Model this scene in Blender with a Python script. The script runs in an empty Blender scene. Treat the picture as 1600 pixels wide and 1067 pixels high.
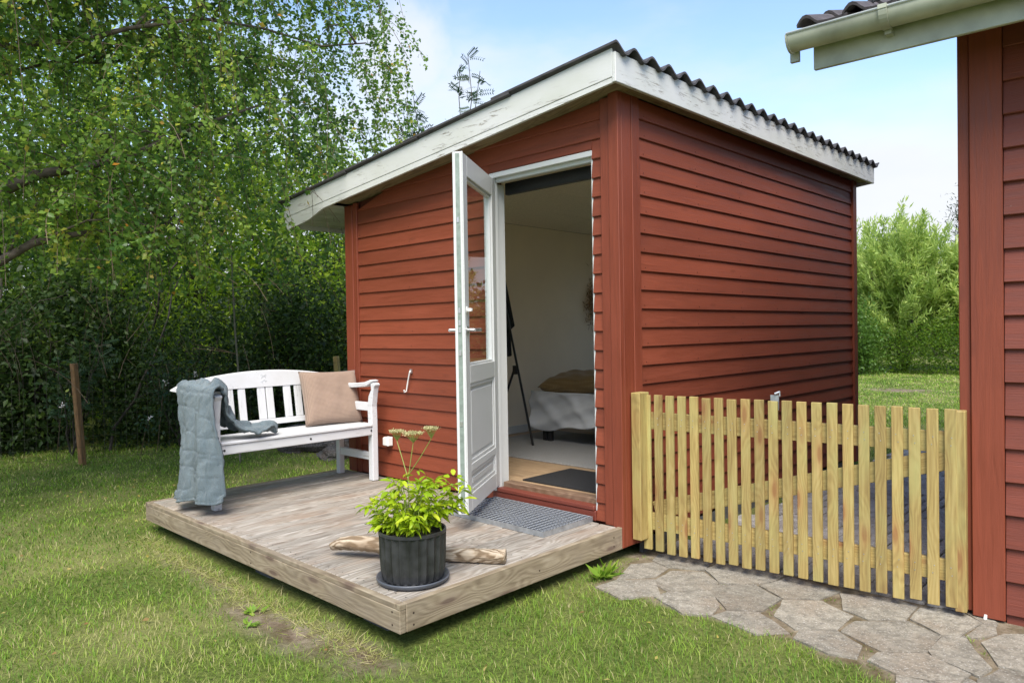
import bpy, bmesh, math, random
import numpy as np
from mathutils import Vector, Matrix
random.seed(7); rng = np.random.default_rng(11)
S = bpy.context.scene
COL = S.collection
R = math.radians

# ------------------------------------------------------------------ camera, light, exposure
cam = bpy.data.cameras.new('camera'); camo = bpy.data.objects.new('camera', cam); COL.objects.link(camo)
cam.sensor_width = 36; cam.lens = 25.6217; cam.clip_start = 0.05; cam.clip_end = 400
camo.matrix_world = Matrix(((0.71936518, 0.00186878, 0.69462957, 2.47209667),
                            (0.69443452, 0.02191356, -0.71922214, -3.4566613),
                            (-0.01656587, 0.99975812, 0.01446611, 1.13551146), (0, 0, 0, 1)))
S.camera = camo
SUN_DIR = Vector((0.50, -0.56, 0.98)).normalized()
w = bpy.data.worlds.new('World'); S.world = w; w.use_nodes = True
nt = w.node_tree; nt.nodes.clear(); N = nt.nodes.new; Lk = nt.links.new
out = N('ShaderNodeOutputWorld'); bg = N('ShaderNodeBackground'); sky = N('ShaderNodeTexSky')
sky.sky_type = 'NISHITA'; sky.sun_disc = False; sky.sun_elevation = math.asin(SUN_DIR.z)
sky.sun_rotation = math.atan2(SUN_DIR.x, SUN_DIR.y); sky.air_density = 1.0; sky.dust_density = 0.6; sky.ozone_density = 1.6
tc = N('ShaderNodeTexCoord'); sep = N('ShaderNodeSeparateXYZ'); Lk(tc.outputs['Generated'], sep.inputs[0])
mp = N('ShaderNodeMapping'); mp.inputs['Scale'].default_value = (1.0, 1.0, 2.6); mp.inputs['Location'].default_value = (0.35, 0.2, 0.1)
Lk(tc.outputs['Generated'], mp.inputs[0])
nz = N('ShaderNodeTexNoise'); nz.inputs['Scale'].default_value = 2.6; nz.inputs['Detail'].default_value = 7; nz.inputs['Roughness'].default_value = 0.52
Lk(mp.outputs[0], nz.inputs['Vector'])
# more cloud towards the horizon
hr = N('ShaderNodeMapRange'); hr.inputs['From Min'].default_value = 0.02; hr.inputs['From Max'].default_value = 0.50
hr.inputs['To Min'].default_value = 0.40; hr.inputs['To Max'].default_value = -0.13; Lk(sep.outputs['Z'], hr.inputs['Value'])
ad = N('ShaderNodeMath'); ad.operation = 'ADD'; Lk(nz.outputs['Fac'], ad.inputs[0]); Lk(hr.outputs[0], ad.inputs[1])
cr = N('ShaderNodeMapRange'); cr.interpolation_type = 'SMOOTHSTEP'; cr.inputs['From Min'].default_value = 0.40; cr.inputs['From Max'].default_value = 0.82
Lk(ad.outputs[0], cr.inputs['Value'])
vd = N('ShaderNodeVectorMath'); vd.operation = 'DISTANCE'; vd.inputs[1].default_value = (-0.7517, 0.5668, 0.3371); Lk(tc.outputs['Generated'], vd.inputs[0])
pn = N('ShaderNodeTexNoise'); pn.inputs['Scale'].default_value = 11; pn.inputs['Detail'].default_value = 6; Lk(tc.outputs['Generated'], pn.inputs['Vector'])
pa = N('ShaderNodeMath'); pa.operation = 'MULTIPLY_ADD'; Lk(pn.outputs['Fac'], pa.inputs[0]); pa.inputs[1].default_value = 0.16; Lk(vd.outputs['Value'], pa.inputs[2])
pr = N('ShaderNodeMapRange'); pr.interpolation_type = 'SMOOTHSTEP'; pr.inputs['From Min'].default_value = 0.105; pr.inputs['From Max'].default_value = 0.185
pr.inputs['To Min'].default_value = 0.85; pr.inputs['To Max'].default_value = 0.0; Lk(pa.outputs[0], pr.inputs['Value'])
pm_ = N('ShaderNodeMath'); pm_.operation = 'MAXIMUM'; Lk(cr.outputs[0], pm_.inputs[0]); Lk(pr.outputs[0], pm_.inputs[1])
nz2 = N('ShaderNodeTexNoise'); nz2.inputs['Scale'].default_value = 5.0; nz2.inputs['Detail'].default_value = 5; Lk(mp.outputs[0], nz2.inputs['Vector'])
cc = N('ShaderNodeMix'); cc.data_type = 'RGBA'; cc.inputs[6].default_value = (2.6, 2.8, 3.1, 1); cc.inputs[7].default_value = (3.2, 3.25, 3.35, 1)
Lk(nz2.outputs['Fac'], cc.inputs[0])
mx = N('ShaderNodeMix'); mx.data_type = 'RGBA'; Lk(pm_.outputs[0], mx.inputs[0]); Lk(sky.outputs[0], mx.inputs[6]); Lk(cc.outputs[2], mx.inputs[7])
Lk(mx.outputs[2], bg.inputs[0]); bg.inputs[1].default_value = 0.145; Lk(bg.outputs[0], out.inputs[0])
sun = bpy.data.lights.new('sun', 'SUN'); sun.energy = 2.8; sun.angle = R(36); sun.color = (1, 0.93, 0.82)
suno = bpy.data.objects.new('sun', sun); COL.objects.link(suno); suno.rotation_euler = SUN_DIR.to_track_quat('Z', 'Y').to_euler()
S.view_settings.view_transform = 'Standard'; S.view_settings.look = 'None'; S.view_settings.gamma = 1
S.view_settings.exposure = 1.15; S.view_settings.use_curve_mapping = False
S.render.engine = 'CYCLES'; S.cycles.max_bounces = 9; S.cycles.transparent_max_bounces = 12
S.cycles.diffuse_bounces = 6

# ------------------------------------------------------------------ helpers
WM = {}
def V(*a): return Vector(a)
def link(name, mesh, M=None, parent=None):
    o = bpy.data.objects.new(name, mesh); COL.objects.link(o)
    M = M.copy() if M is not None else Matrix.Identity(4); WM[o.name] = M
    if parent is not None:
        o.parent = parent; o.matrix_basis = WM[parent.name].inverted() @ M
    else: o.matrix_basis = M
    return o
def tag(o, label=None, cat=None, group=None, kind=None):
    if label: o['label'] = label
    if cat: o['category'] = cat
    if group: o['group'] = group
    if kind: o['kind'] = kind
    return o
def thing(name, loc, label, cat, group=None):
    return tag(link(name, None, Matrix.Translation(Vector(loc))), label, cat, group)
def axes(x, z, loc):
    x = Vector(x).normalized(); z = Vector(z); z = (z - x * z.dot(x)).normalized(); y = z.cross(x)
    return Matrix(((x.x, y.x, z.x, loc[0]), (x.y, y.y, z.y, loc[1]), (x.z, y.z, z.z, loc[2]), (0, 0, 0, 1)))
_box = {}
def box_mesh(L, W, T, b, mat):
    k = (round(L, 3), round(W, 3), round(T, 3), round(b, 4), mat.name)
    if k in _box: return _box[k]
    bm = bmesh.new(); bmesh.ops.create_cube(bm, size=1)
    for v in bm.verts: v.co = Vector(((v.co.x + .5) * L, v.co.y * W, v.co.z * T))
    if b > 0: bmesh.ops.bevel(bm, geom=bm.edges[:], offset=min(b, W * .3, T * .3), segments=1, affect='EDGES')
    me = bpy.data.meshes.new('box'); bm.to_mesh(me); bm.free(); me.materials.append(mat); _box[k] = me
    return me
def board(name, p0, p1, W, T, mat, parent, nrm=(0, 0, 1), b=0.003):
    """board from p0 to p1 (local X), width W, thickness T along nrm; points are on its centre line"""
    p0 = Vector(p0); p1 = Vector(p1); d = p1 - p0
    return link(name, box_mesh(d.length, W, T, b, mat), axes(d, nrm, p0), parent)
def aabox(name, lo, hi, mat, parent, b=0.003):
    lo = Vector(lo); hi = Vector(hi); s = hi - lo; a = max(range(3), key=lambda i: s[i])
    x = Vector((0, 0, 0)); x[a] = 1; o = [i for i in range(3) if i != a]; t = min(o, key=lambda i: s[i]); z = Vector((0, 0, 0)); z[t] = 1
    wd = [i for i in o if i != t][0]; c = (lo + hi) / 2; c[a] = lo[a]
    return board(name, c, c + x * s[a], s[wd], s[t], mat, parent, z, b)
class MB:
    def __init__(s): s.v = []; s.f = []
    def add(s, vs, fs):
        n = len(s.v); s.v += [tuple(v) for v in vs]; s.f += [tuple(i + n for i in f) for f in fs]
    def box(s, lo, hi):
        (a, b, c), (d, e, f) = lo, hi
        s.add([(a, b, c), (d, b, c), (d, e, c), (a, e, c), (a, b, f), (d, b, f), (d, e, f), (a, e, f)],
              [(3, 2, 1, 0), (4, 5, 6, 7), (0, 1, 5, 4), (1, 2, 6, 5), (2, 3, 7, 6), (3, 0, 4, 7)])
    def prism(s, poly, d):
        """polygon (list of 3D points) extruded by vector d"""
        n = len(poly); d = Vector(d); a = [Vector(p) for p in poly]
        s.add(a + [p + d for p in a], [tuple(range(n))[::-1], tuple(range(n, 2 * n))] + [(i, (i + 1) % n, (i + 1) % n + n, i + n) for i in range(n)])
    def tube(s, pts, rad, n=8, cap=True):
        pts = [Vector(p) for p in pts]; rad = rad if hasattr(rad, '__len__') else [rad] * len(pts)
        prev = None; rings = []
        for i, p in enumerate(pts):
            t = (pts[min(i + 1, len(pts) - 1)] - pts[max(i - 1, 0)])
            t = t.normalized() if t.length > 1e-9 else Vector((0, 0, 1))
            u = prev - t * prev.dot(t) if prev is not None else t.orthogonal()
            u = u.normalized() if u.length > 1e-6 else t.orthogonal().normalized()
            prev = u; w_ = t.cross(u)
            rings.append([p + (u * math.cos(2 * math.pi * k / n) + w_ * math.sin(2 * math.pi * k / n)) * rad[i] for k in range(n)])
        fs = []
        for i in range(len(pts) - 1):
            for k in range(n): fs.append((i * n + k, i * n + (k + 1) % n, (i + 1) * n + (k + 1) % n, (i + 1) * n + k))
        if cap: fs += [tuple(range(n))[::-1], tuple(range((len(pts) - 1) * n, len(pts) * n))]
        s.add([v for r in rings for v in r], fs)
    def lathe(s, prof, c, n=40, rfn=None):
        """prof: list of (r, z)"""
        vs = []; m = len(prof)
        for k in range(n):
            a = 2 * math.pi * k / n
            for j, (r, z) in enumerate(prof):
                rr = rfn(r, z, a, j) if rfn else r
                vs.append((c[0] + rr * math.cos(a), c[1] + rr * math.sin(a), c[2] + z))
        fs = [(k * m + j, ((k + 1) % n) * m + j, ((k + 1) % n) * m + j + 1, k * m + j + 1) for k in range(n) for j in range(m - 1)]
        s.add(vs, fs)
    def mesh(s, mat, smooth=False):
        me = bpy.data.meshes.new('m'); me.from_pydata(s.v, [], s.f); me.materials.append(mat)
        bm = bmesh.new(); bm.from_mesh(me); bmesh.ops.recalc_face_normals(bm, faces=bm.faces[:]); bm.to_mesh(me); bm.free()
        if smooth: me.polygons.foreach_set('use_smooth', [True] * len(me.polygons))
        return me
    def build(s, name, mat, parent=None, smooth=False, auto=False):
        o = link(name, s.mesh(mat, smooth), None, parent)
        return o
def bevel(o, wd=0.004, seg=2):
    m = o.modifiers.new('b', 'BEVEL'); m.width = wd; m.segments = seg; m.limit_method = 'ANGLE'; m.angle_limit = R(40); return o

# ------------------------------------------------------------------ materials
def mat(name):
    m = bpy.data.materials.new(name); m.use_nodes = True; t = m.node_tree
    return m, t, t.nodes.new, t.links.new, t.nodes['Principled BSDF']
def ramp(n, stops):
    r = n('ShaderNodeValToRGB'); e = r.color_ramp.elements
    while len(e) > 1: e.remove(e[-1])
    e[0].position = stops[0][0]; e[0].color = (*stops[0][1], 1)
    for p, c in stops[1:]:
        x = e.new(p); x.color = (*c, 1)
    return r
def mixc(n, l, fac, a, b, blend='MIX'):
    m = n('ShaderNodeMix'); m.data_type = 'RGBA'; m.blend_type = blend
    for sock, val in ((m.inputs[0], fac), (m.inputs[6], a), (m.inputs[7], b)):
        if isinstance(val, (int, float)): sock.default_value = val
        elif isinstance(val, tuple): sock.default_value = (*val, 1)
        else: l(val, sock)
    return m.outputs[2]
def mth(n, l, op, a, b=0.0, c=None):
    m = n('ShaderNodeMath'); m.operation = op
    for i, v in enumerate((a, b) + ((c,) if c is not None else ())):
        if isinstance(v, (int, float)): m.inputs[i].default_value = v
        else: l(v, m.inputs[i])
    return m.outputs[0]
def coords(n, l, scale, rnd=True, space='Object'):
    tc = n('ShaderNodeTexCoord'); mp = n('ShaderNodeMapping'); mp.inputs['Scale'].default_value = scale
    if rnd:
        oi = n('ShaderNodeObjectInfo'); cx = n('ShaderNodeCombineXYZ')
        l(mth(n, l, 'MULTIPLY', oi.outputs['Random'], 53.0), cx.inputs[0]); l(mth(n, l, 'MULTIPLY', oi.outputs['Random'], 17.0), cx.inputs[1])
        va = n('ShaderNodeVectorMath'); va.operation = 'ADD'; l(tc.outputs[space], va.inputs[0]); l(cx.outputs[0], va.inputs[1]); l(va.outputs[0], mp.inputs[0])
        return mp.outputs[0], oi.outputs['Random'], va.outputs[0]
    l(tc.outputs[space], mp.inputs[0]); return mp.outputs[0], None, tc.outputs[space]
def noise(n, l, vec, scale, detail=4, rough=.55, dist=0.0):
    t = n('ShaderNodeTexNoise'); t.inputs['Scale'].default_value = scale; t.inputs['Detail'].default_value = detail
    t.inputs['Roughness'].default_value = rough; t.inputs['Distortion'].default_value = dist; l(vec, t.inputs['Vector']); return t.outputs['Fac']
def remap(n, l, v, a, b, c=0.0, d=1.0):
    m = n('ShaderNodeMapRange'); l(v, m.inputs['Value'])
    for k, x in zip(('From Min', 'From Max', 'To Min', 'To Max'), (a, b, c, d)): m.inputs[k].default_value = x
    return m.outputs[0]
def bump(n, l, h, bs, dist=0.002, strength=1.0):
    b = n('ShaderNodeBump'); b.inputs['Distance'].default_value = dist; b.inputs['Strength'].default_value = strength; l(h, b.inputs['Height']); l(b.outputs[0], bs.inputs['Normal'])
def scaled(n, l, vec, sc):
    mp = n('ShaderNodeMapping'); mp.inputs['Scale'].default_value = sc; l(vec, mp.inputs[0]); return mp.outputs[0]
def wood(name, stops, rough=.75, vary=.25, knots=.6, bumpd=.0015, blotch=None, grain=1.0, knotcol=(.08, .045, .02), figure=.5):
    m, t, n, l, bs = mat(name)
    vec, rnd, raw = coords(n, l, (1.1, 13, 13))
    g = noise(n, l, vec, 1.6 * grain, 6, .6, 1.2)
    # knots lie in the face of the board; the grain bends round them
    vo = n('ShaderNodeTexVoronoi'); vo.voronoi_dimensions = '2D'; vo.inputs['Scale'].default_value = 1.0; l(scaled(n, l, raw, (2.3, 9, 9)), vo.inputs['Vector'])
    kd = vo.outputs['Distance']
    warp = noise(n, l, scaled(n, l, raw, (1.6, 5, 5)), 1.0, 3, .5)
    sy = n('ShaderNodeSeparateXYZ'); l(raw, sy.inputs[0])
    ph = mth(n, l, 'ADD', mth(n, l, 'MULTIPLY', sy.outputs[1], 230.0 * grain), mth(n, l, 'MULTIPLY', warp, 62.0))
    ph = mth(n, l, 'ADD', ph, mth(n, l, 'MULTIPLY', remap(n, l, kd, 0, .45, 1, 0), 16.0))
    ring = mth(n, l, 'MULTIPLY_ADD', mth(n, l, 'SINE', ph), .5, .5)
    gg = mth(n, l, 'ADD', mth(n, l, 'MULTIPLY', g, 1 - figure * .45), mth(n, l, 'MULTIPLY', ring, figure * .36))
    r = ramp(n, stops); l(gg, r.inputs[0]); col = r.outputs[0]
    fib = noise(n, l, scaled(n, l, raw, (4, 160, 160)), 1.0, 3, .6)
    col = mixc(n, l, remap(n, l, fib, .3, .7, 0, .35), col, (.35, .3, .25), 'MULTIPLY')
    sel = mth(n, l, 'GREATER_THAN', n_sep(n, l, vo.outputs['Color']), .45)
    kf = mth(n, l, 'MULTIPLY', remap(n, l, kd, .07, .13, knots, 0), sel)
    col = mixc(n, l, kf, col, knotcol)
    halo = mth(n, l, 'MULTIPLY', remap(n, l, kd, .12, .3, knots * .4, 0), sel); col = mixc(n, l, halo, col, tuple(c * 1.9 for c in knotcol))
    if blotch:
        bl = noise(n, l, scaled(n, l, raw, (1.5, 3, 3)), 1.3, 5, .6)
        col = mixc(n, l, remap(n, l, bl, .48, .72, 0, .75), col, blotch)
    val = n('ShaderNodeHueSaturation'); l(col, val.inputs['Color']); l(remap(n, l, rnd, 0, 1, 1 - vary, 1 + vary), val.inputs['Value'])
    l(val.outputs[0], bs.inputs['Base Color']); bs.inputs['Roughness'].default_value = rough
    bump(n, l, mth(n, l, 'ADD', gg, mth(n, l, 'MULTIPLY', fib, .6)), bs, bumpd, .7)
    return m
def n_sep(n, l, c):
    x = n('ShaderNodeSeparateColor'); l(c, x.inputs[0]); return x.outputs[0]
def paint_wood(name, base, vary=.12, rough=.5, specks=0.0, dark=.75, bumpd=.0018):
    m, t, n, l, bs = mat(name)
    vec, rnd, raw = coords(n, l, (1.5, 22, 22))
    g = noise(n, l, vec, 2.0, 6, .65, .8)
    fib = noise(n, l, scaled(n, l, raw, (6, 260, 260)), 1.0, 3, .6)
    big = noise(n, l, scaled(n, l, raw, (.9, 2, 2)), 1.0, 3)
    c2 = tuple(c * dark for c in base)
    col = mixc(n, l, remap(n, l, g, .35, .7), c2, base)
    col = mixc(n, l, remap(n, l, big, .4, .7, 0, .35), col, tuple(min(1, c * 1.25 + .01) for c in base))
    vo = n('ShaderNodeTexVoronoi'); vo.inputs['Scale'].default_value = 1.0; l(scaled(n, l, raw, (2.0, 7, 7)), vo.inputs['Vector'])
    col = mixc(n, l, remap(n, l, vo.outputs['Distance'], .05, .11, .45, 0), col, tuple(c * .6 for c in base))
    if specks:
        vs = n('ShaderNodeTexVoronoi'); vs.inputs['Scale'].default_value = 26; l(raw, vs.inputs['Vector'])
        ms = noise(n, l, raw, 2.2, 3)
        f = mth(n, l, 'MULTIPLY', remap(n, l, vs.outputs['Distance'], .05, .09, 1, 0), remap(n, l, ms, .58, .62, 0, specks))
        col = mixc(n, l, f, col, (.6, .5, .42))
    hs = n('ShaderNodeHueSaturation'); l(col, hs.inputs['Color']); l(remap(n, l, rnd, 0, 1, 1 - vary, 1 + vary), hs.inputs['Value'])
    l(hs.outputs[0], bs.inputs['Base Color'])
    l(remap(n, l, g, .3, .7, rough - .08, rough + .12), bs.inputs['Roughness'])
    bump(n, l, mth(n, l, 'ADD', mth(n, l, 'MULTIPLY', g, 1.0), mth(n, l, 'MULTIPLY', fib, .7)), bs, bumpd, .8)
    return m
def white_paint(name, base=(.72, .72, .70), peel=.6, tintc=(.42, .46, .33), tint=.5, rough=.5):
    m, t, n, l, bs = mat(name)
    vec, rnd, raw = coords(n, l, (2.2, 22, 22))
    g = noise(n, l, vec, 3.0, 8, .7, .6)
    msk = noise(n, l, scaled(n, l, raw, (1.2, 3, 3)), 1.5, 4)
    f = mth(n, l, 'MULTIPLY', remap(n, l, g, .56, .62), remap(n, l, msk, .46, .56, 0, peel))
    al = noise(n, l, scaled(n, l, raw, (1.2, 2.5, 2.5)), 1.8, 4)
    col = mixc(n, l, remap(n, l, al, .4, .75, 0, tint), base, tintc)
    col = mixc(n, l, f, col, (.29, .27, .235))
    l(col, bs.inputs['Base Color']); bs.inputs['Roughness'].default_value = rough
    bump(n, l, mth(n, l, 'ADD', g, mth(n, l, 'MULTIPLY', f, -1.5)), bs, .0012, .7)
    return m
def plain(name, col, rough=.6, metal=0.0, var=.15, sc=8, bmp=0.0, spec=None):
    m, t, n, l, bs = mat(name)
    vec, rnd, raw = coords(n, l, (sc, sc, sc))
    g = noise(n, l, vec, 1.0, 5)
    col_ = mixc(n, l, remap(n, l, g, .3, .7), tuple(c * (1 - var) for c in col), tuple(min(1, c * (1 + var)) for c in col))
    l(col_, bs.inputs['Base Color']); bs.inputs['Roughness'].default_value = rough; bs.inputs['Metallic'].default_value = metal
    if bmp: bump(n, l, g, bs, bmp, .8)
    if spec is not None: bs.inputs['Specular IOR Level'].default_value = spec
    return m
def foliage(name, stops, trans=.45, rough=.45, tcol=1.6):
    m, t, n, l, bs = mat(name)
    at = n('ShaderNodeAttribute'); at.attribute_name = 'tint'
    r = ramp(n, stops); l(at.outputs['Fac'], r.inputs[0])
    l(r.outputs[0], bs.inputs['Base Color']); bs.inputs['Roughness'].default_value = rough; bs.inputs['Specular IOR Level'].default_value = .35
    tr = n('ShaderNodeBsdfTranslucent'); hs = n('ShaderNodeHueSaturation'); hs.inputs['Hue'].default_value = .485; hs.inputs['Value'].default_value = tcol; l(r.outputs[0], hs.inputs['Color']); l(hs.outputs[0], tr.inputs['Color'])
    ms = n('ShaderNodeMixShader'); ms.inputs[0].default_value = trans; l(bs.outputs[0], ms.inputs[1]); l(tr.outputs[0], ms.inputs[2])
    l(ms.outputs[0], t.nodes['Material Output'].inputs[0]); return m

M_RED = paint_wood('red_painted_timber', (.222, .047, .0185), rough=.6)
M_REDT = paint_wood('red_painted_trim', (.205, .042, .017), vary=.05, rough=.56)
M_REDH = paint_wood('red_painted_house_timber', (.18, .038, .020), specks=.8, rough=.6)
M_DKRED = plain('dark_red_backing', (.10, .022, .014), .8)
M_WHT = white_paint('weathered_white_fascia', (.60, .61, .60), 1.0, (.44, .46, .37), .45)
M_BENCH = white_paint('chipped_white_bench_paint', (.62, .63, .65), .6, (.50, .50, .47), .5, .45)
M_DOOR = white_paint('white_door_paint', (.60, .61, .60), 0.0, (.50, .52, .49), .35, .4)
M_SOF = wood('weathered_soffit_timber', [(.3, (.16, .12, .065)), (.7, (.32, .26, .15))], vary=.08, knots=.7)
M_SOFL = white_paint('grimy_white_soffit', (.52, .53, .48), .3, (.30, .31, .24), .7)
M_DECK = wood('weathered_grey_decking', [(.22, (.15, .125, .10)), (.5, (.33, .30, .26)), (.75, (.50, .47, .43))], rough=.8, vary=.24, knots=.55, bumpd=.0022, blotch=(.24, .17, .12), knotcol=(.12, .09, .07))
M_SKIRT = wood('weathered_deck_skirt', [(.25, (.17, .13, .085)), (.5, (.29, .235, .16)), (.75, (.40, .34, .25))], rough=.8, vary=.08, knots=.85, bumpd=.0022, blotch=(.22, .18, .14), knotcol=(.09, .06, .045))
M_PINE = wood('pressure_treated_pine', [(.2, (.22, .14, .045)), (.5, (.38, .28, .095)), (.8, (.51, .40, .165))], rough=.65, vary=.17, figure=.38, knots=.75, bumpd=.001, blotch=(.37, .35, .13), grain=1.3, knotcol=(.19, .085, .03))
M_CORR = plain('dark_fibre_cement_roof', (.055, .052, .055), .75, var=.35, sc=12, bmp=.002)
M_TILE = plain('dark_roof_tile', (.07, .06, .062), .8, var=.4, sc=30, bmp=.004)
M_GUT = plain('algae_stained_plastic_gutter', (.36, .38, .30), .45, var=.28, sc=5)
M_GUTE = plain('pale_gutter_rim', (.62, .65, .62), .45, var=.1)
M_GALV = plain('galvanised_steel', (.42, .45, .48), .45, .7, .25, 20)
M_GALVD = plain('shaded_galvanised_bars', (.10, .11, .13), .6, .3, .1, 3)  # grating bar bodies, shade between the bars put into the colour
M_GALVT = plain('lit_galvanised_top', (.55, .59, .64), .5, .3, .1, 6)  # top faces of the same bars, painted lighter as if catching light
M_LOCK = plain('green_grey_lock_rail', (.24, .29, .25), .5, .3, .2, 30)
M_STEEL = plain('brushed_steel', (.6, .6, .6), .3, .9, .05)
M_BLACK = plain('black_metal', (.012, .012, .013), .45)
M_PLAST = plain('white_plastic', (.78, .78, .75), .4, var=.05)
M_INW = plain('warm_white_interior_wall', (.88, .76, .59), .85, var=.03, sc=3)
M_CEIL = plain('textured_ceiling_panel', (.84, .74, .58), .9, var=.12, sc=70, bmp=.002)
M_FLOOR = wood('light_oak_floor', [(.3, (.33, .22, .13)), (.7, (.50, .36, .22))], rough=.5, vary=.1, knots=.1, bumpd=.0004)
M_SILL = wood('worn_brown_threshold', [(.3, (.13, .075, .045)), (.7, (.27, .18, .12))], rough=.6, vary=.1, knots=.3)
M_REDSILL = paint_wood('red_brown_sill_paint', (.15, .033, .02), rough=.45)
M_CONC = plain('dark_concrete_plinth', (.10, .10, .10), .9, var=.3, sc=20, bmp=.004)
M_POT = plain('dark_glazed_stoneware', (.030, .031, .033), .34, var=.45, sc=18, bmp=.0008)
M_SAUC = plain('blue_grey_saucer', (.075, .085, .105), .4, var=.15)
M_EARTH = plain('potting_soil', (.03, .022, .015), .95, var=.4, sc=60, bmp=.005)

def stone_mat(name, a, b, c):
    m, t, n, l, bs = mat(name)
    vec, rnd, raw = coords(n, l, (1, 1, 1))
    g = noise(n, l, raw, 14, 8, .7); f = noise(n, l, raw, 120, 3, .7); bl = noise(n, l, raw, 3.2, 5, .6); md = noise(n, l, raw, 38, 5, .7)
    col = mixc(n, l, remap(n, l, g, .36, .64), a, b); col = mixc(n, l, remap(n, l, bl, .46, .62, 0, .7), col, c)
    col = mixc(n, l, remap(n, l, md, .50, .66, 0, .6), col, tuple(x * .55 for x in a))
    vo = n('ShaderNodeTexVoronoi'); vo.inputs['Scale'].default_value = 75; l(raw, vo.inputs['Vector'])
    col = mixc(n, l, remap(n, l, vo.outputs['Distance'], .14, .3, .6, 0), col, (.50, .48, .44))
    col = mixc(n, l, remap(n, l, f, .55, .72, 0, .7), col, (.07, .062, .05))
    hs = n('ShaderNodeHueSaturation'); l(col, hs.inputs['Color']); l(remap(n, l, rnd, 0, 1, .85, 1.15), hs.inputs['Value']); l(hs.outputs[0], bs.inputs['Base Color'])
    bs.inputs['Roughness'].default_value = .92
    bump(n, l, mth(n, l, 'ADD', mth(n, l, 'MULTIPLY', g, 1.2), mth(n, l, 'ADD', mth(n, l, 'MULTIPLY', f, .3), mth(n, l, 'MULTIPLY', md, .5))), bs, .012, 1.0); return m
M_STONE = stone_mat('worn_concrete_flagstone', (.175, .16, .13), (.345, .315, .26), (.25, .205, .155))
M_PAVER = stone_mat('grey_paver', (.30, .285, .27), (.48, .455, .43), (.33, .29, .27))
M_ROCK = stone_mat('dark_rubble_stone', (.05, .047, .045), (.13, .12, .12), (.09, .06, .05))

def ground_mat():
    m, t, n, l, bs = mat('lawn_soil')
    tcx = n('ShaderNodeTexCoord'); raw = tcx.outputs['Object']
    a = noise(n, l, raw, 1.1, 5, .6); b = noise(n, l, raw, 45, 5, .7); c = noise(n, l, raw, 8, 4, .6)
    at = n('ShaderNodeAttribute'); at.attribute_name = 'soil'
    gcol = mixc(n, l, remap(n, l, b, .35, .65), (.055, .075, .018), (.15, .19, .045))
    gcol = mixc(n, l, remap(n, l, a, .45, .7, 0, .6), gcol, (.30, .28, .12))
    scol = mixc(n, l, remap(n, l, c, .35, .65), (.12, .085, .055), (.30, .245, .185))
    scol = mixc(n, l, remap(n, l, b, .5, .7, 0, .5), scol, (.07, .05, .03))
    col = mixc(n, l, at.outputs['Fac'], gcol, scol)
    l(col, bs.inputs['Base Color']); bs.inputs['Roughness'].default_value = .95; bs.inputs['Specular IOR Level'].default_value = .1
    bump(n, l, mth(n, l, 'ADD', b, c), bs, .02, .8); return m
M_GROUND = ground_mat()
M_GRASS = foliage('grass_blades', [(0, (.065, .15, .016)), (.35, (.165, .30, .030)), (.62, (.29, .42, .052)), (.78, (.38, .41, .12)), (1, (.46, .40, .22))], .4, .6, 1.25)
M_BIRCH = foliage('birch_leaves', [(0, (.035, .095, .022)), (.4, (.10, .20, .035)), (.85, (.24, .36, .06)), (.96, (.40, .40, .07)), (1, (.45, .22, .03))], .5, .36, 1.9)
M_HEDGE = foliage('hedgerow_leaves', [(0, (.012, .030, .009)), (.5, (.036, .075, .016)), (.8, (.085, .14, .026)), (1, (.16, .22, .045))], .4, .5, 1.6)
M_BACK = foliage('woodland_leaves', [(0, (.05, .11, .012)), (.5, (.13, .23, .02)), (1, (.27, .36, .04))], .6, .5, 2.0)
M_ROWAN = foliage('rowan_leaves', [(0, (.022, .055, .028)), (1, (.05, .10, .045))], .35, .45, 1.4)
M_WILLOW = foliage('willow_leaves', [(0, (.12, .21, .035)), (.5, (.29, .41, .09)), (1, (.52, .60, .20))], .45, .5, 1.5)
M_ROSE = foliage('rose_bush_leaves', [(0, (.04, .10, .015)), (.9, (.11, .21, .03)), (.94, (.5, .08, .07)), (1, (.6, .16, .10))], .4, .4, 1.4)
M_DARKT = foliage('dark_conifer_needles', [(0, (.025, .045, .022)), (1, (.07, .09, .05))], .2, .6)
M_POTL = foliage('bright_potted_leaves', [(0, (.17, .31, .008)), (.6, (.38, .52, .018)), (.9, (.58, .64, .05)), (1, (.60, .50, .12))], .4, .4, 1.2)
M_UMB = foliage('pale_umbel_flowers', [(0, (.30, .28, .12)), (1, (.62, .58, .32))], .3, .6)
M_BARK = plain('dark_bark', (.05, .042, .034), .9, var=.5, sc=25, bmp=.006)
M_BBARK = plain('birch_branch_bark', (.10, .080, .065), .85, var=.5, sc=18, bmp=.005)
M_STEM = plain('green_stem', (.22, .28, .06), .6)
M_TWIG = plain('thin_twig', (.13, .09, .06), .8, var=.3)

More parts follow.
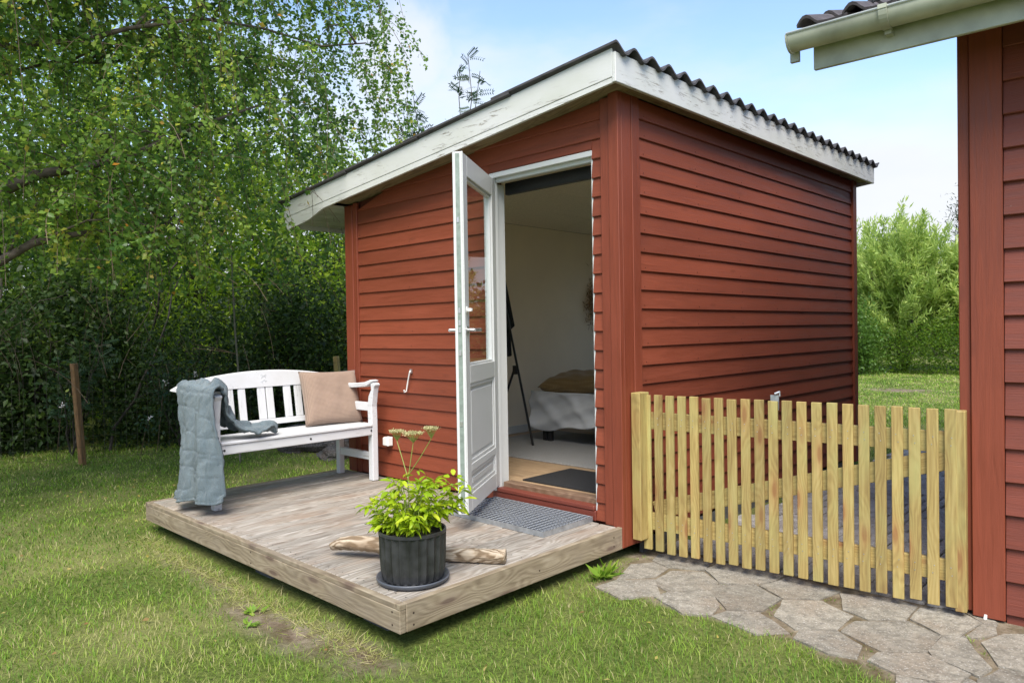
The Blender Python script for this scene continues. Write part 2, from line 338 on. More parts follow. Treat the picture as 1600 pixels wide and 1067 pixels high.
# ------------------------------------------------------------------ vegetation helpers
def tri_mesh(verts, tris, tint, mat_, smooth=False):
    me = bpy.data.meshes.new('f'); nv = len(verts); nt_ = len(tris)
    me.vertices.add(nv); me.vertices.foreach_set('co', np.asarray(verts, np.float32).ravel())
    me.loops.add(nt_ * 3); me.loops.foreach_set('vertex_index', np.asarray(tris, np.int32).ravel())
    me.polygons.add(nt_); me.polygons.foreach_set('loop_start', np.arange(0, nt_ * 3, 3, dtype=np.int32))
    me.update(calc_edges=True)
    if tint is not None:
        a = me.attributes.new('tint', 'FLOAT', 'POINT'); a.data.foreach_set('value', np.asarray(tint, np.float32))
    me.materials.append(mat_); return me
def unit(a): return a / np.maximum(np.linalg.norm(a, axis=-1, keepdims=True), 1e-9)
def leaf_arrays(P, D, Nn, L, W, fold=.18, tint=None):
    """P base points, D directions, Nn normals, L, W sizes -> verts, tris, tint"""
    n = len(P); D = unit(D); B = unit(np.cross(D, Nn)); Nn = np.cross(B, D); L = L[:, None]; W = W[:, None]
    v = np.stack([P, P + D * L * .42 + B * W * .5 + Nn * W * fold, P + D * L, P + D * L * .42 - B * W * .5 + Nn * W * fold], 1)
    t = np.array([[0, 1, 2], [0, 2, 3]])[None] + (np.arange(n) * 4)[:, None, None]
    tint = rng.random(n) if tint is None else tint
    return v.reshape(-1, 3), t.reshape(-1, 3), np.repeat(tint, 4)
def cat(parts):
    vs, ts, cs = [], [], []; o = 0
    for v, t, c in parts: vs.append(v); ts.append(t + o); cs.append(c); o += len(v)
    return np.concatenate(vs), np.concatenate(ts), np.concatenate(cs)
def leafblob(center, rad, n, ll, asp=.6, clumps=60, spread=.22, droop=.3, shell=.55, tint_bias=0.0, zmin=-.2):
    c = np.array(center); r = np.array(rad)
    d = unit(rng.normal(size=(clumps, 3))); rr = shell + (1 - shell) * rng.random(clumps) ** .6
    cc = d * rr[:, None]; size = rng.uniform(.6, 1.4, clumps); cb = rng.random(clumps) * .5
    k = rng.integers(0, clumps, n); p = cc[k] + rng.normal(size=(n, 3)) * spread * size[k][:, None]
    P = c + p * r; P = P[(P[:, 2] > zmin)]; k = k[:len(P)]; m = len(P)
    D = unit(rng.normal(size=(m, 3)) + unit(P - c) * .6 - np.array([0, 0, droop * 2])); Nn = unit(rng.normal(size=(m, 3)) + np.array([0, 0, 1.2]))
    L = ll * rng.uniform(.6, 1.3, m)
    tint = np.clip(rng.random(m) * .6 + cb[:m][k % max(1, min(m, clumps))] * .7 + tint_bias, 0, 1)
    return leaf_arrays(P, D, Nn, L, L * asp, .18, tint)
def pinnate(P, D, Nn, L, pairs=6, ll=.05, tint=.5, droop=.35):
    """pinnate leaf with axis D from P"""
    out = []; D = D / np.linalg.norm(D); B = np.cross(D, Nn); B /= np.linalg.norm(B); Nn = np.cross(B, D)
    ps, ds = [], []
    for i in range(pairs):
        t = (i + 1) / pairs; q = P + D * L * t - Nn * droop * L * t * t * .5
        for s in (-1, 1): ps.append(q); ds.append(B * s + D * .45 - Nn * .15)
    ps.append(P + D * L - Nn * droop * L * .5); ds.append(D)
    ps = np.array(ps); ds = np.array(ds); m = len(ps)
    return leaf_arrays(ps, ds, np.repeat(Nn[None], m, 0), np.full(m, ll), np.full(m, ll * .32), .1, np.clip(tint + rng.normal(size=m) * .1, 0, 1))
def foliage_obj(name, parts, mat_, parent=None):
    v, t, c = cat(parts) if isinstance(parts, list) else parts
    return link(name, tri_mesh(v, t, c, mat_), None, parent)
_g = rng.random((64, 64))
def vnoise(x, y, s):
    x = np.asarray(x) * s + 100; y = np.asarray(y) * s + 100; xi = np.floor(x).astype(int); yi = np.floor(y).astype(int)
    fx = x - xi; fy = y - yi; fx = fx * fx * (3 - 2 * fx); fy = fy * fy * (3 - 2 * fy); g = lambda a, b: _g[a % 64, b % 64]
    return (g(xi, yi) * (1 - fx) + g(xi + 1, yi) * fx) * (1 - fy) + (g(xi, yi + 1) * (1 - fx) + g(xi + 1, yi + 1) * fx) * fy

# ================================================================== GROUND
q_f = 1138.74434; Rr = np.array(camo.matrix_world.to_3x3()); Cc = np.array([2.47209667, -3.4566613, 1.13551146])
ST = [[(-.05,.24),(.11,.27)]]
STONES = [
 [(300,105),(355,100),(480,125),(456,160),(330,148),(280,125)], [(200,140),(278,132),(326,153),(283,183),(150,190)],
 [(146,195),(276,193),(296,248),(160,257),(75,218)], [(340,163),(455,166),(505,205),(478,231),(330,235),(276,202)],
 [(466,160),(520,135),(640,158),(742,180),(700,202),(600,212),(514,206)], [(330,243),(478,238),(508,288),(476,320),(380,312),(284,256)],
 [(500,216),(640,216),(726,264),(663,304),(540,300),(486,240)], [(705,206),(762,185),(942,238),(868,263),(740,260),(662,216)],
 [(545,306),(650,310),(700,342),(755,382),(640,384),(486,322)], [(740,268),(876,270),(985,322),(928,368),(785,370),(715,322)],
 [(948,245),(1130,262),(1215,292),(1172,336),(1045,335),(960,300)], [(800,380),(926,378),(1014,432),(996,472),(900,455),(785,405)],
 [(1000,343),(1184,345),(1296,395),(1248,452),(1092,448),(950,378)], [(1232,298),(1356,300),(1445,350),(1372,394),(1304,390),(1198,336)],
 [(1312,400),(1388,400),(1478,510),(1438,540),(1282,468),(1262,450)], [(1080,458),(1248,462),(1400,532),(1350,572),(1150,530),(1046,484)],
 [(1452,420),(1530,390),(1660,392),(1700,480),(1600,522),(1512,500)], [(1440,552),(1520,516),(1600,532),(1680,500),(1720,640),(1450,640)],
 [(1370,300),(1466,318),(1504,350),(1498,386),(1440,402),(1394,396),(1452,350)], [(1350,580),(1400,545),(1432,560),(1440,660),(1300,640)],
 [(1150,540),(1345,582),(1290,640),(1140,610)]]
def unproj(px, py, z):
    d = Rr @ np.array([(px - 800) / q_f, -(py - 533.5) / q_f, -1.0]); t = (z - Cc[2]) / d[2]; return Cc + d * t
def in_poly(x, y, poly):
    c = np.zeros(len(x), bool); n = len(poly)
    for i in range(n):
        x1, y1 = poly[i]; x2, y2 = poly[(i + 1) % n]
        m = ((y1 > y) != (y2 > y)) & (x < (x2 - x1) * (y - y1) / (y2 - y1 + 1e-12) + x1); c ^= m
    return c
HULL = np.array([unproj(px, py, -.19)[:2] for px, py in ((930, 915), (1010, 860), (1500, 955), (1750, 960), (1750, 1120), (1450, 1090), (1240, 1000), (1060, 945))])
def gz(x, y):
    x = np.asarray(x, float); y = np.asarray(y, float)
    z = -.200 + .012 * (vnoise(x, y, 1.3) - .5) + .008 * (vnoise(x, y, 4.1) - .5)
    z = z - .035 * np.exp(-((x + 1.4) / 1.2) ** 2 - ((y + 1.75) / .35) ** 2)      # worn hollow along the deck edge
    return np.where(_inhull(x, y), np.maximum(z, -.1955), z)
SOILS = [(-0.62, -1.80, .62, .15, 1.0), (-.15, -1.72, .32, .10, 1.0), (-1.7, -1.72, .6, .07, .7), (-2.1, 12.6, .75, .55, 1.0), (-4.7, 1.0, .5, .3, .6), (-4.1, -.35, .5, .25, .25), (-3.4,-2.6,.35,.25,.25), (.1,-.1,.22,.1,.5)]
def soil(x, y):
    s = np.zeros_like(np.asarray(x, float)); nn = vnoise(x, y, 5.0) * .6 + vnoise(x, y, 13.0) * .4
    for cx, cy, rx, ry, a in SOILS:
        s = np.maximum(s, a * np.clip(1.75 - np.sqrt(((x - cx) / rx) ** 2 + ((y - cy) / ry) ** 2) - nn * .9, 0, 1))
    return np.where(_inhull(x, y), np.maximum(s, .8 + .2 * nn), s)
def _inhull(x, y):
    sh = np.shape(x); xx = np.ravel(x); yy = np.ravel(y); r = in_poly(xx, yy, HULL) | ((xx > .0) & (xx < 1.7) & (yy > .05) & (yy < .6)); return r.reshape(sh)
def ground():
    xs = np.concatenate([np.linspace(-120, -9, 24)[:-1], np.linspace(-9, 4, 190)[:-1], np.linspace(4, 60, 14)])
    ys = np.concatenate([np.linspace(-20, -4, 10)[:-1], np.linspace(-4, 3, 130)[:-1], np.linspace(3, 26, 60)[:-1], np.linspace(26, 160, 14)])
    X, Y = np.meshgrid(xs, ys, indexing='ij'); Z = gz(X, Y); v = np.stack([X, Y, Z], -1).reshape(-1, 3)
    nx, ny = len(xs), len(ys); i, j = np.meshgrid(np.arange(nx - 1), np.arange(ny - 1), indexing='ij'); a = (i * ny + j).ravel()
    t = np.concatenate([np.stack([a, a + ny, a + ny + 1], 1), np.stack([a, a + ny + 1, a + 1], 1)])
    me = tri_mesh(v, t, None, M_GROUND); at = me.attributes.new('soil', 'FLOAT', 'POINT'); at.data.foreach_set('value', soil(X, Y).ravel().astype(np.float32))
    me.polygons.foreach_set('use_smooth', [True] * len(me.polygons))
    return tag(link('ground', me), kind='structure')
ground()

# flagstones
# plan outlines of the flags, metres
FLAGS = []
for pl in STONES: _p = np.array([unproj(900 + x / 2.2857, 820 + y / 2.2857, -.19)[:2] for x, y in pl]); _c = _p.mean(0); FLAGS.append(_c + (_p - _c) * (1 + .028 / np.maximum(.05, np.linalg.norm(_p - _c, axis=1, keepdims=True)) * .62))
path = tag(link('path', None, Matrix.Translation((.9, .1, -.19))), kind='structure')
path['label'] = 'flagstone path in front of the picket gate'
def stone_piece(poly, ztop, h, parent, mat_, name):
    c = poly.mean(0); bm = bmesh.new(); pts = []
    n = len(poly)
    for i in range(n):                                            # slightly wandering broken edges
        a, b = poly[i], poly[(i + 1) % n]; L = np.linalg.norm(b - a); k = max(1, int(L / .07))
        for j in range(k):
            p = a + (b - a) * j / k; p = p + (c - p) / max(.05, np.linalg.norm(c - p)) * (.005 + .008 * random.random()); pts.append(p)
    tilt = (random.uniform(-.006, .006), random.uniform(-.006, .006))
    vs = [bm.verts.new((p[0] - c[0], p[1] - c[1], (p[0] - c[0]) * tilt[0] + (p[1] - c[1]) * tilt[1])) for p in pts]
    f = bm.faces.new(vs); 
    if f.normal.z < 0: f.normal_flip()
    r = bmesh.ops.inset_region(bm, faces=[f], thickness=.009, depth=.004)
    ex = bmesh.ops.extrude_edge_only(bm, edges=[e for e in bm.edges if len(e.link_faces) == 1])
    for v in [g for g in ex['geom'] if isinstance(g, bmesh.types.BMVert)]: v.co.z -= h
    bmesh.ops.recalc_face_normals(bm, faces=bm.faces[:])
    me = bpy.data.meshes.new('stone'); bm.to_mesh(me); bm.free(); me.materials.append(mat_)
    return link(name, me, Matrix.Translation((c[0], c[1], ztop)), parent)
for p in FLAGS: stone_piece(p, -.190 + random.uniform(-.003, .004), .04, path, M_STONE, 'stone')
# pavers behind the gate
pav = tag(link('pavement', None, Matrix.Translation((.85, 3, -.19))), kind='structure')
pm = [box_mesh(.196, .135, .05, .006, M_PAVER)]
for i in range(11):
    for j in range(31):
        x = .06 + j % 2 * .07 + i * .142; y = .36 + j * .205
        if x > 1.62: continue
        link('paver', pm[0], axes((0, 1, 0), (random.uniform(-.01, .01), random.uniform(-.01, .01), 1), (x + .07, y + random.uniform(-.003, .003), -.207 + random.uniform(-.003, .003))), pav)

# ================================================================== SHED
XL = -2.73; YB = 3.76; WZ0 = 2.476
def soff(x): return WZ0 + .1035 * (x - .12) + .02       # underside line of the roof
shed = thing('garden_shed', (-1.36, 1.9, 0), 'red timber garden shed with sloping corrugated roof and open white door', 'shed')
# shell walls (with the door opening and unseen windows added for light)
def wall(name, poly, d, m): return (lambda b: (b.prism(poly, d), b.build(name, m, shed))[1])(MB())
def ceilz(x): return 2.215 + .1035 * (x + 2.63)
DX0, DX1, DZ1 = -1.04, -.178, 2.19
o = wall('wall', [(XL + .01, .10, -.10), (DX0, .10, -.10), (DX0, .10, soff(DX0)), (XL + .01, .10, soff(XL))], (0, -.085, 0), M_DKRED)
o.data.materials.append(M_INW)
for n_, pl in (('wall', [(DX1, .10, -.10), (-.01, .10, -.10), (-.01, .10, soff(0)), (DX1, .10, soff(DX1))]), ('wall', [(DX0, .10, DZ1), (DX1, .10, DZ1), (DX1, .10, soff(DX1)), (DX0, .10, soff(DX0))])):
    wall(n_, pl, (0, -.085, 0), M_DKRED)
wall('wall', [(DX0, .10, -.10), (DX1, .10, -.10), (DX1, .10, .0), (DX0, .10, .0)], (0, -.085, 0), M_DKRED)
wall('wall', [(-.015, .1, -.12), (-.015, YB - .01, -.12), (-.015, YB - .01, soff(0)), (-.015, .1, soff(0))], (-.06, 0, 0), M_DKRED)
for ya_, yb_, za_, zb_ in ((.1, .25, -.12, soff(XL)), (1.45, YB - .01, -.12, soff(XL)), (.25, 1.45, -.12, .85), (.25, 1.45, 1.98, soff(XL))):
    wall('wall', [(XL + .01, ya_, za_), (XL + .01, yb_, za_), (XL + .01, yb_, zb_), (XL + .01, ya_, zb_)], (.06, 0, 0), M_DKRED)
for a, b, c, d in ((XL + .01, -2.4, -.12, None), (-.25, -.015, -.12, None), (-2.4, -.25, -.12, .12), (-2.4, -.25, 2.1, None)):
    wall('wall', [(a, YB - .07, c), (b, YB - .07, c), (b, YB - .07, d or soff(b)), (a, YB - .07, d or soff(a))], (0, .06, 0), M_DKRED)
# inner lining
def lining(lo, hi): return aabox('wall_lining', lo, hi, M_INW, shed, 0)
for ya_, yb_, za_, zb_ in ((.1, .25, .08, ceilz(-2.66)), (1.45, YB - .08, .08, ceilz(-2.66)), (.25, 1.45, .08, .85), (.25, 1.45, 1.98, ceilz(-2.66))):
    wall('wall_lining', [(-2.66, ya_, za_), (-2.66, yb_, za_), (-2.66, yb_, zb_), (-2.66, ya_, zb_)], (.02, 0, 0), M_INW)
wall('wall_lining', [(-.08, .1, .08), (-.08, YB - .08, .08), (-.08, YB - .08, ceilz(-.08)), (-.08, .1, ceilz(-.08))], (-.02, 0, 0), M_INW)
for a, b, c, d in ((-2.64, -2.4, .08, None), (-.25, -.1, .08, None), (-2.4, -.25, .08, .12), (-2.4, -.25, 2.1, None)):
    wall('wall_lining', [(a, YB - .09, c), (b, YB - .09, c), (b, YB - .09, d or ceilz(b)), (a, YB - .09, d or ceilz(a))], (0, .018, 0), M_INW)
for a, b, c in ((-2.64, DX0 - .01, .08), (DX1 + .012, -.1, .08), (DX0 - .01, DX1 + .012, DZ1 - .0)):
    wall('wall_lining', [(a, .102, c), (b, .102, c), (b, .102, ceilz(b)), (a, .102, ceilz(a))], (0, .016, 0), M_INW)
wf = MB()
for lo, hi in (((-2.4, YB - .075, .12), (-2.33, YB - .02, 2.1)), ((-.32, YB - .075, .12), (-.25, YB - .02, 2.1)), ((-2.33, YB - .075, .12), (-.32, YB - .02, .19)), ((-2.33, YB - .075, 2.03), (-.32, YB - .02, 2.1)), ((-1.36, YB - .075, .19), (-1.29, YB - .02, 2.03))): wf.box(lo, hi)
wfo = wf.build('added_window', M_DOOR, shed)  # unseen rear glazing, added to brighten the room
def glass_mat():
    m, t, n, l, bs = mat('window_glass'); tr = n('ShaderNodeBsdfTransparent'); tr.inputs[0].default_value = (.93, .95, .94, 1)
    gl = n('ShaderNodeBsdfGlossy'); gl.inputs['Roughness'].default_value = .01; fr = n('ShaderNodeFresnel'); fr.inputs['IOR'].default_value = 1.45; ge = n('ShaderNodeNewGeometry'); ff = mth(n, l, 'MULTIPLY', fr.outputs[0], mth(n, l, 'SUBTRACT', 1.0, ge.outputs['Backfacing']))
    ms = n('ShaderNodeMixShader'); l(ff, ms.inputs[0]); l(tr.outputs[0], ms.inputs[1]); l(gl.outputs[0], ms.inputs[2]); l(ms.outputs[0], t.nodes['Material Output'].inputs[0]); return m
M_GLASS = glass_mat()
aabox('added_pane', (-1.289, YB - .05, .19), (-.321, YB - .046, 2.03), M_GLASS, wfo, 0)
aabox('added_pane', (-2.329, YB - .05, .19), (-1.361, YB - .046, 2.03), M_GLASS, wfo, 0)
wf = MB()
for lo, hi in (((-2.745, .25, .85), (-2.65, .31, 1.98)), ((-2.745, 1.39, .85), (-2.65, 1.45, 1.98)), ((-2.745, .31, .85), (-2.65, 1.39, .91)), ((-2.745, .31, 1.92), (-2.65, 1.39, 1.98))): wf.box(lo, hi)
wfo = wf.build('added_window', M_DOOR, shed); aabox('added_pane', (-2.70, .31, .91), (-2.696, 1.39, 1.92), M_GLASS, wfo, 0)  # unseen left wall glazing, added to let more light in
# floor
aabox('floor', (-2.66, .1, .02), (-.08, YB - .08, .078), M_SILL, shed, 0)
y = .102; k = 0
while y < YB - .1:
    wd = min(.185, YB - .09 - y); off = -(k * .83 % 1.2); x = -2.64 + off
    while x < -.1:
        a, b = max(x, -2.64), min(x + 1.2, -.1)
        if b - a > .02: aabox('floor_plank', (a + .0008, y + .0008, .079), (b - .0008, y + wd - .0008, .1), M_FLOOR, shed, .0012)
        x += 1.2
    y += wd; k += 1
aabox('skirting_board', (-2.64, .12, .1), (-2.625, YB - .1, .175), M_DOOR, shed, .002)
# ceiling panels follow the roof slope
cw = .62
for i in range(5):
    for j in range(3):
        xa = -2.64 + i * .51; xb = min(xa + .506, -.1); ya = .12 + j * 1.2; yb = min(ya + 1.195, YB - .09)
        if xb - xa < .1: continue
        b = MB(); b.prism([(xa, ya, ceilz(xa)), (xb, ya, ceilz(xb)), (xb, yb, ceilz(xb)), (xa, yb, ceilz(xa))], (0, 0, .015)); b.build('ceiling_panel', M_CEIL, shed)

def clap(p_lo0, p_lo1, p_hi0, p_hi1, nrm, mat_, parent, t0=.019, t1=.006, name='plank'):
    """weatherboard: bottom edge lo0->lo1 and top edge hi0->hi1 along the wall, thicker at the bottom"""
    p0 = Vector(p_lo0); x = (Vector(p_lo1) - p0); M = axes(x, nrm, p0); Mi = M.inverted(); n = Vector(nrm)
    a, b, c, d = [Mi @ Vector(p) for p in (p_lo0, p_lo1, p_hi1, p_hi0)]
    up = 1 if c.y > 0 else -1
    vs = [a, b, c, d]; vs = [Vector((v.x, v.y, 0)) for v in vs]
    g = .004
    rows = [[(a.x, a.y, 0), (b.x, b.y, 0)], [(a.x, a.y, t0 - g), (b.x, b.y, t0 - g)], [(a.x, a.y + up * g, t0), (b.x, b.y + up * g, t0)],
            [(d.x, d.y, t1), (c.x, c.y, t1)], [(d.x, d.y, 0), (c.x, c.y, 0)]]
    V_ = [v for r in rows for v in r]; F = [(2 * i, 2 * i + 1, 2 * ((i + 1) % 5) + 1, 2 * ((i + 1) % 5)) for i in range(5)] + [(0, 2, 4, 6, 8), (9, 7, 5, 3, 1)]
    me = bpy.data.meshes.new('plank'); me.from_pydata(V_, [], F); me.materials.append(mat_)
    bm = bmesh.new(); bm.from_mesh(me); bmesh.ops.recalc_face_normals(bm, faces=bm.faces[:]); bm.to_mesh(me); bm.free()
    return link(name, me, M, parent)
PIT = .1125
def xsof(z): return .12 + (z - WZ0 - .02) / .1035        # x where soffit line is at z
for k in range(-6, 19):                                    # front wall boards
    zb = 2.0239 - PIT * k; zb_ = max(zb, .002 if zb < .05 else zb); j = lambda: random.uniform(-.0012, .0012)
    zt = zb + PIT + .006
    y0 = -.002
    segs = []
    if zb > DZ1 - .03: segs = [(-2.585, -.098)]
    elif zb + PIT > DZ1 + .02: segs = [(-2.585, DX0 - .004), (DX1 + .006, -.098)]
    else: segs = [(-2.585, DX0 - .004), (DX1 + .006, -.098)]
    for a, b in segs:
        t = min(zt, soff(b) - .004)
        if t <= zb_ + .02: continue
        a0 = max(a, xsof(zb_)); a1 = max(a, xsof(t)) 
        if zb_ > soff(a) - .02 and a0 >= b - .05: continue
        clap((a0, y0, zb_ + j()), (b, y0, zb_ + j()), (min(a1, b - .01), y0, t), (b, y0, t), (0, -1, 0), M_RED, shed)
zb = DZ1 + .004                                            # cut board over the door frame
clap((DX0 - .004, -.002, zb), (DX1 + .006, -.002, zb), (DX0 - .004, -.002, 2.2545), (DX1 + .006, -.002, 2.2545), (0, -1, 0), M_RED, shed, .018, .008)
for k in range(-1, 23):                                    # right wall boards
    zb = max(2.378 - PIT * k, -.115); zt = min(2.378 - PIT * (k - 1) + .006, WZ0 + .02)
    if zt - zb < .02: continue
    clap((.0, .178, zb), (.0, 3.70, zb + random.uniform(-.002, .002)), (.0, .178, zt), (.0, 3.70, zt), (1, 0, 0), M_RED, shed)
for k in range(-1, 20):                                    # left and rear wall boards (seen from a step aside)
    zb = max(2.0239 - PIT * k, -.1); zt = min(zb + PIT + .006, soff(XL))
    if zt - zb > .03:
        for ya_, yb_ in (((YB - .06, .06),) if (zb > 1.95 or zt < .88) else ((YB - .06, 1.455), (.245, .06))): clap((XL, ya_, zb), (XL, yb_, zb), (XL, ya_, zt), (XL, yb_, zt), (-1, 0, 0), M_RED, shed)
    zt = zb + PIT + .006
    if zb > 2.08 or zb < .02:
        clap((-.06, YB, zb), (max(-2.66, xsof(zt)), YB, zb), (-.06, YB, zt), (max(-2.66, xsof(zt)), YB, zt), (0, 1, 0), M_RED, shed)
nb = MB()
for k in range(0, 22):
    zb = 2.378 - PIT * k
    if zb < -.1: continue
    for y in (.25, .86, 1.47, 2.08, 2.69, 3.30, 3.64): yy = y + random.uniform(-.02, .02); nb.tube([(.018, yy, zb + .022), (.0205, yy, zb + .022)], .0028, 6)
for k in range(0, 19):
    zb = 2.0239 - PIT * k
    if zb < 0: continue
    for x in (-2.54, -1.9, -1.3): xx = x + random.uniform(-.02, .02); nb.tube([(xx, -.020, zb + .022), (xx, -.0225, zb + .022)], .0028, 6)
nbo = nb.build('nails', plain('painted_nail_head', (.10, .022, .012), .6), shed); nbo['kind'] = 'stuff'
# corner boards
def cboard(lo, hi): return aabox('corner_board', lo, hi, M_REDT, shed, .003)
cboard((-.098, -.034, -.004), (-.038, -.002, soff(-.05) - .01)); cboard((-.036, -.040, -.12), (.032, -.003, 2.49))
cboard((.001, .0, -.12), (.030, .095, 2.492)); cboard((.001, .0975, -.12), (.034, .176, 2.492))
cboard((.001, 3.702, -.15), (.032, 3.79, 2.492)); cboard((XL - .02, -.036, -.004), (-2.64, -.002, soff(XL) - .01)); cboard((-2.638, -.029, -.004), (-2.586, -.002, soff(-2.6) - .01))
aabox('foundation_board', (-.01, .18, -.21), (.012, 3.7, -.118), M_CONC, shed, .002)
# roof edge: fascias, soffits
FX1 = .12; FY0 = -.20
def ztop(x): return 2.655 + .1035 * (x - .12)
def zbot(x): return WZ0 + .1035 * (x - .12)
xl = -3.45
b = MB(); b.prism([(xl, FY0, zbot(xl) + .055), (FX1 - .004, FY0, zbot(FX1) + .03), (FX1 - .004, FY0, ztop(FX1) + .008), (xl, FY0, ztop(xl) + .008)], (0, .024, 0)); bevel(b.build('fascia', M_WHT, shed), .003)
low = [(xl + .05, zbot(xl) - .05)] + [(x, zbot(x) - .05 * (0.5 + .5 * math.cos(math.pi * min(1, max(0, (x + 3.12) / .36))))) for x in np.linspace(-3.1, -2.7, 12)]
low += [(FX1 - .004, zbot(FX1))]
top = [(FX1 - .004, zbot(FX1) + .027), (xl, zbot(xl) + .052)]
b = MB(); b.prism([(x, FY0 + .0025, z) for x, z in low + top], (0, .020, 0)); b.build('fascia', M_WHT, shed)
aabox('fascia', (FX1 - .004, FY0 - .002, WZ0), (FX1 + .020, 3.95, WZ0 + .162), M_WHT, shed, .003)
b = MB(); b.prism([(xl, FY0 + .026, zbot(xl) - .03), (xl, 3.92, zbot(xl) - .03), (xl, 3.92, ztop(xl) - .01), (xl, FY0 + .026, ztop(xl) - .01)], (.022, 0, 0)); b.build('fascia', M_WHT, shed)
b = MB(); b.prism([(xl + .03, 3.92, zbot(xl)), (FX1, 3.92, zbot(FX1)), (FX1, 3.92, ztop(FX1)), (xl + .03, 3.92, ztop(xl))], (0, .022, 0)); b.build('fascia', M_WHT, shed)
b = MB(); b.prism([(-2.70, FY0 + .026, zbot(-2.70) + .022), (FX1 - .01, FY0 + .026, zbot(FX1) + .022), (FX1 - .01, FY0 + .026, zbot(FX1) + .036), (-2.70, FY0 + .026, zbot(-2.70) + .036)], (0, .21, 0)); o = b.build('soffit_board', M_SOF, shed)
aabox('soffit_board', (.03, .012, WZ0 + .014), (FX1 - .006, 3.90, WZ0 + .028), M_SOF, shed, .002)
for i in range(7):                                          # left eave boards run front to back
    x0 = xl + .026 + i * .1; x1 = min(x0 + .094, XL - .025)
    if x1 - x0 < .03: continue
    b = MB(); b.prism([(x0, FY0 + .026, zbot(x0) + .004), (x1, FY0 + .026, zbot(x1) + .004), (x1, FY0 + .026, zbot(x1) + .018), (x0, FY0 + .026, zbot(x0) + .018)], (0, 4.08, 0)); b.build('soffit_board', M_SOFL, shed)
# corrugated sheets
def corr_sheet(nw, Lx, pitch=.177, amp=.0255, th=.0065):
    n = nw * 10; vs = []; fs = []
    for i in range(n + 1):
        y = i / 10 * pitch; z = amp * math.cos(2 * math.pi * i / 10)
        for x in (0, Lx):
            vs += [(x, y, z + th), (x, y, z - th)]
    for i in range(n):
        a = i * 4; c = a + 4
        fs += [(a, c, c + 2, a + 2), (a + 1, a + 3, c + 3, c + 1), (a, a + 1, c + 1, c), (a + 2, c + 2, c + 3, a + 3)]
    fs += [(0, 2, 3, 1), (n * 4, n * 4 + 1, n * 4 + 3, n * 4 + 2)]
    me = bpy.data.meshes.new('sheet'); me.from_pydata(vs, [], fs); me.materials.append(M_CORR)
    bm = bmesh.new(); bm.from_mesh(me); bmesh.ops.recalc_face_normals(bm, faces=bm.faces[:]); bm.to_mesh(me); bm.free(); return me
sheet = corr_sheet(6, 1.06); sl = Vector((1, 0, .1035)).normalized()
for r in range(4):
    for c in range(4):
        x0 = -3.50 + r * .90; z0 = ztop(x0) + .003 * ((r + c) % 2)
        lx = 1.06 if r < 3 else .97
        me = sheet if r < 3 else (corr_sheet(6, .97) if c == 0 else last)
        if r == 3: last = me
        tilt = Vector((1, 0, .1035 + (-.011))).normalized()
        link('roof_sheet', me, axes(tilt, (-tilt.z, 0, tilt.x), (x0, -.224 + c * 6 * .177, z0 + .004)), shed)

# ---- door frame, threshold
fr = thing_part = MB()
fo = aabox('door_frame', (DX0, -.022, .06), (DX0 + .036, .028, DZ1), M_DOOR, shed, .003)
aabox('jamb', (DX1 - .004, -.012, .06), (DX1 + .008, .03, DZ1 - .02), M_DOOR, fo, .002)
aabox('head', (DX0 + .038, -.022, DZ1 - .034), (DX1 + .008, .004, DZ1), M_DOOR, fo, .003)
aabox('head', (DX0 + .038, .006, DZ1 - .060), (DX1 - .006, .04, DZ1 - .01), M_DOOR, fo, .003)
aabox('reveal', (DX0 - .004, .0285, .06), (DX0 + .006, .121, DZ1 - .06), M_DOOR, fo, .001)
aabox('reveal', (DX1 - .004, .0305, .1), (DX1 + .004, .121, DZ1 - .06), M_DOOR, fo, .001)
aabox('blind', (DX0 + .01, .122, DZ1 - .125), (DX1 - .0, .16, DZ1 - .045), M_BLACK, shed, .004)
aabox('threshold', (DX0 + .04, -.034, .062), (DX1 - .005, .03, .088), M_REDSILL, shed, .004)
aabox('threshold', (DX0 + .04, .031, .082), (DX1 - .005, .11, .118), M_SILL, shed, .004)
aabox('threshold', (DX0 - .002, -.028, .001), (DX1 + .004, -.001, .060), M_REDSILL, shed, .003)

# ---- door leaf
HX, HY = -1.028, -.012
dx = Vector((.531, -.8475, 0)).normalized(); dn = Vector((0, 0, 1)).cross(dx)
DM = axes(dx, (0, 0, 1), (HX, HY, 0))                       # local x along leaf, y = inside face normal, z up
LW = .815; TH = .056; B0, B1 = .10, 2.148
door = link('door', None, DM, shed)
def dl(name, lo, hi, m, par=None, bv=.003):
    lo = Vector(lo); hi = Vector(hi); s = hi - lo; a = max(range(3), key=lambda i: s[i]); x = Vector((0, 0, 0)); x[a] = 1
    oth = [i for i in range(3) if i != a]; t = min(oth, key=lambda i: s[i]); z = Vector((0, 0, 0)); z[t] = 1; wd = [i for i in oth if i != t][0]
    c = (lo + hi) / 2; c[a] = lo[a]; return link(name, box_mesh(s[a], s[wd], s[t], bv, m), DM @ axes(x, z, c), par or door)
h = TH / 2
dl('stile', (0, -h, B0), (.098, h, B1), M_DOOR); dl('stile', (LW - .105, -h, B0), (LW, h, B1), M_DOOR)
dl('rail', (.0985, -h, B1 - .12), (LW - .1055, h, B1), M_DOOR); dl('rail', (.0985, -h, .835), (LW - .1055, h, .94), M_DOOR); dl('rail', (.0985, -h, B0), (LW - .1055, h, .20), M_DOOR)
dl('rail', (.0985, -h, .325), (LW - .1055, h, .37), M_DOOR)
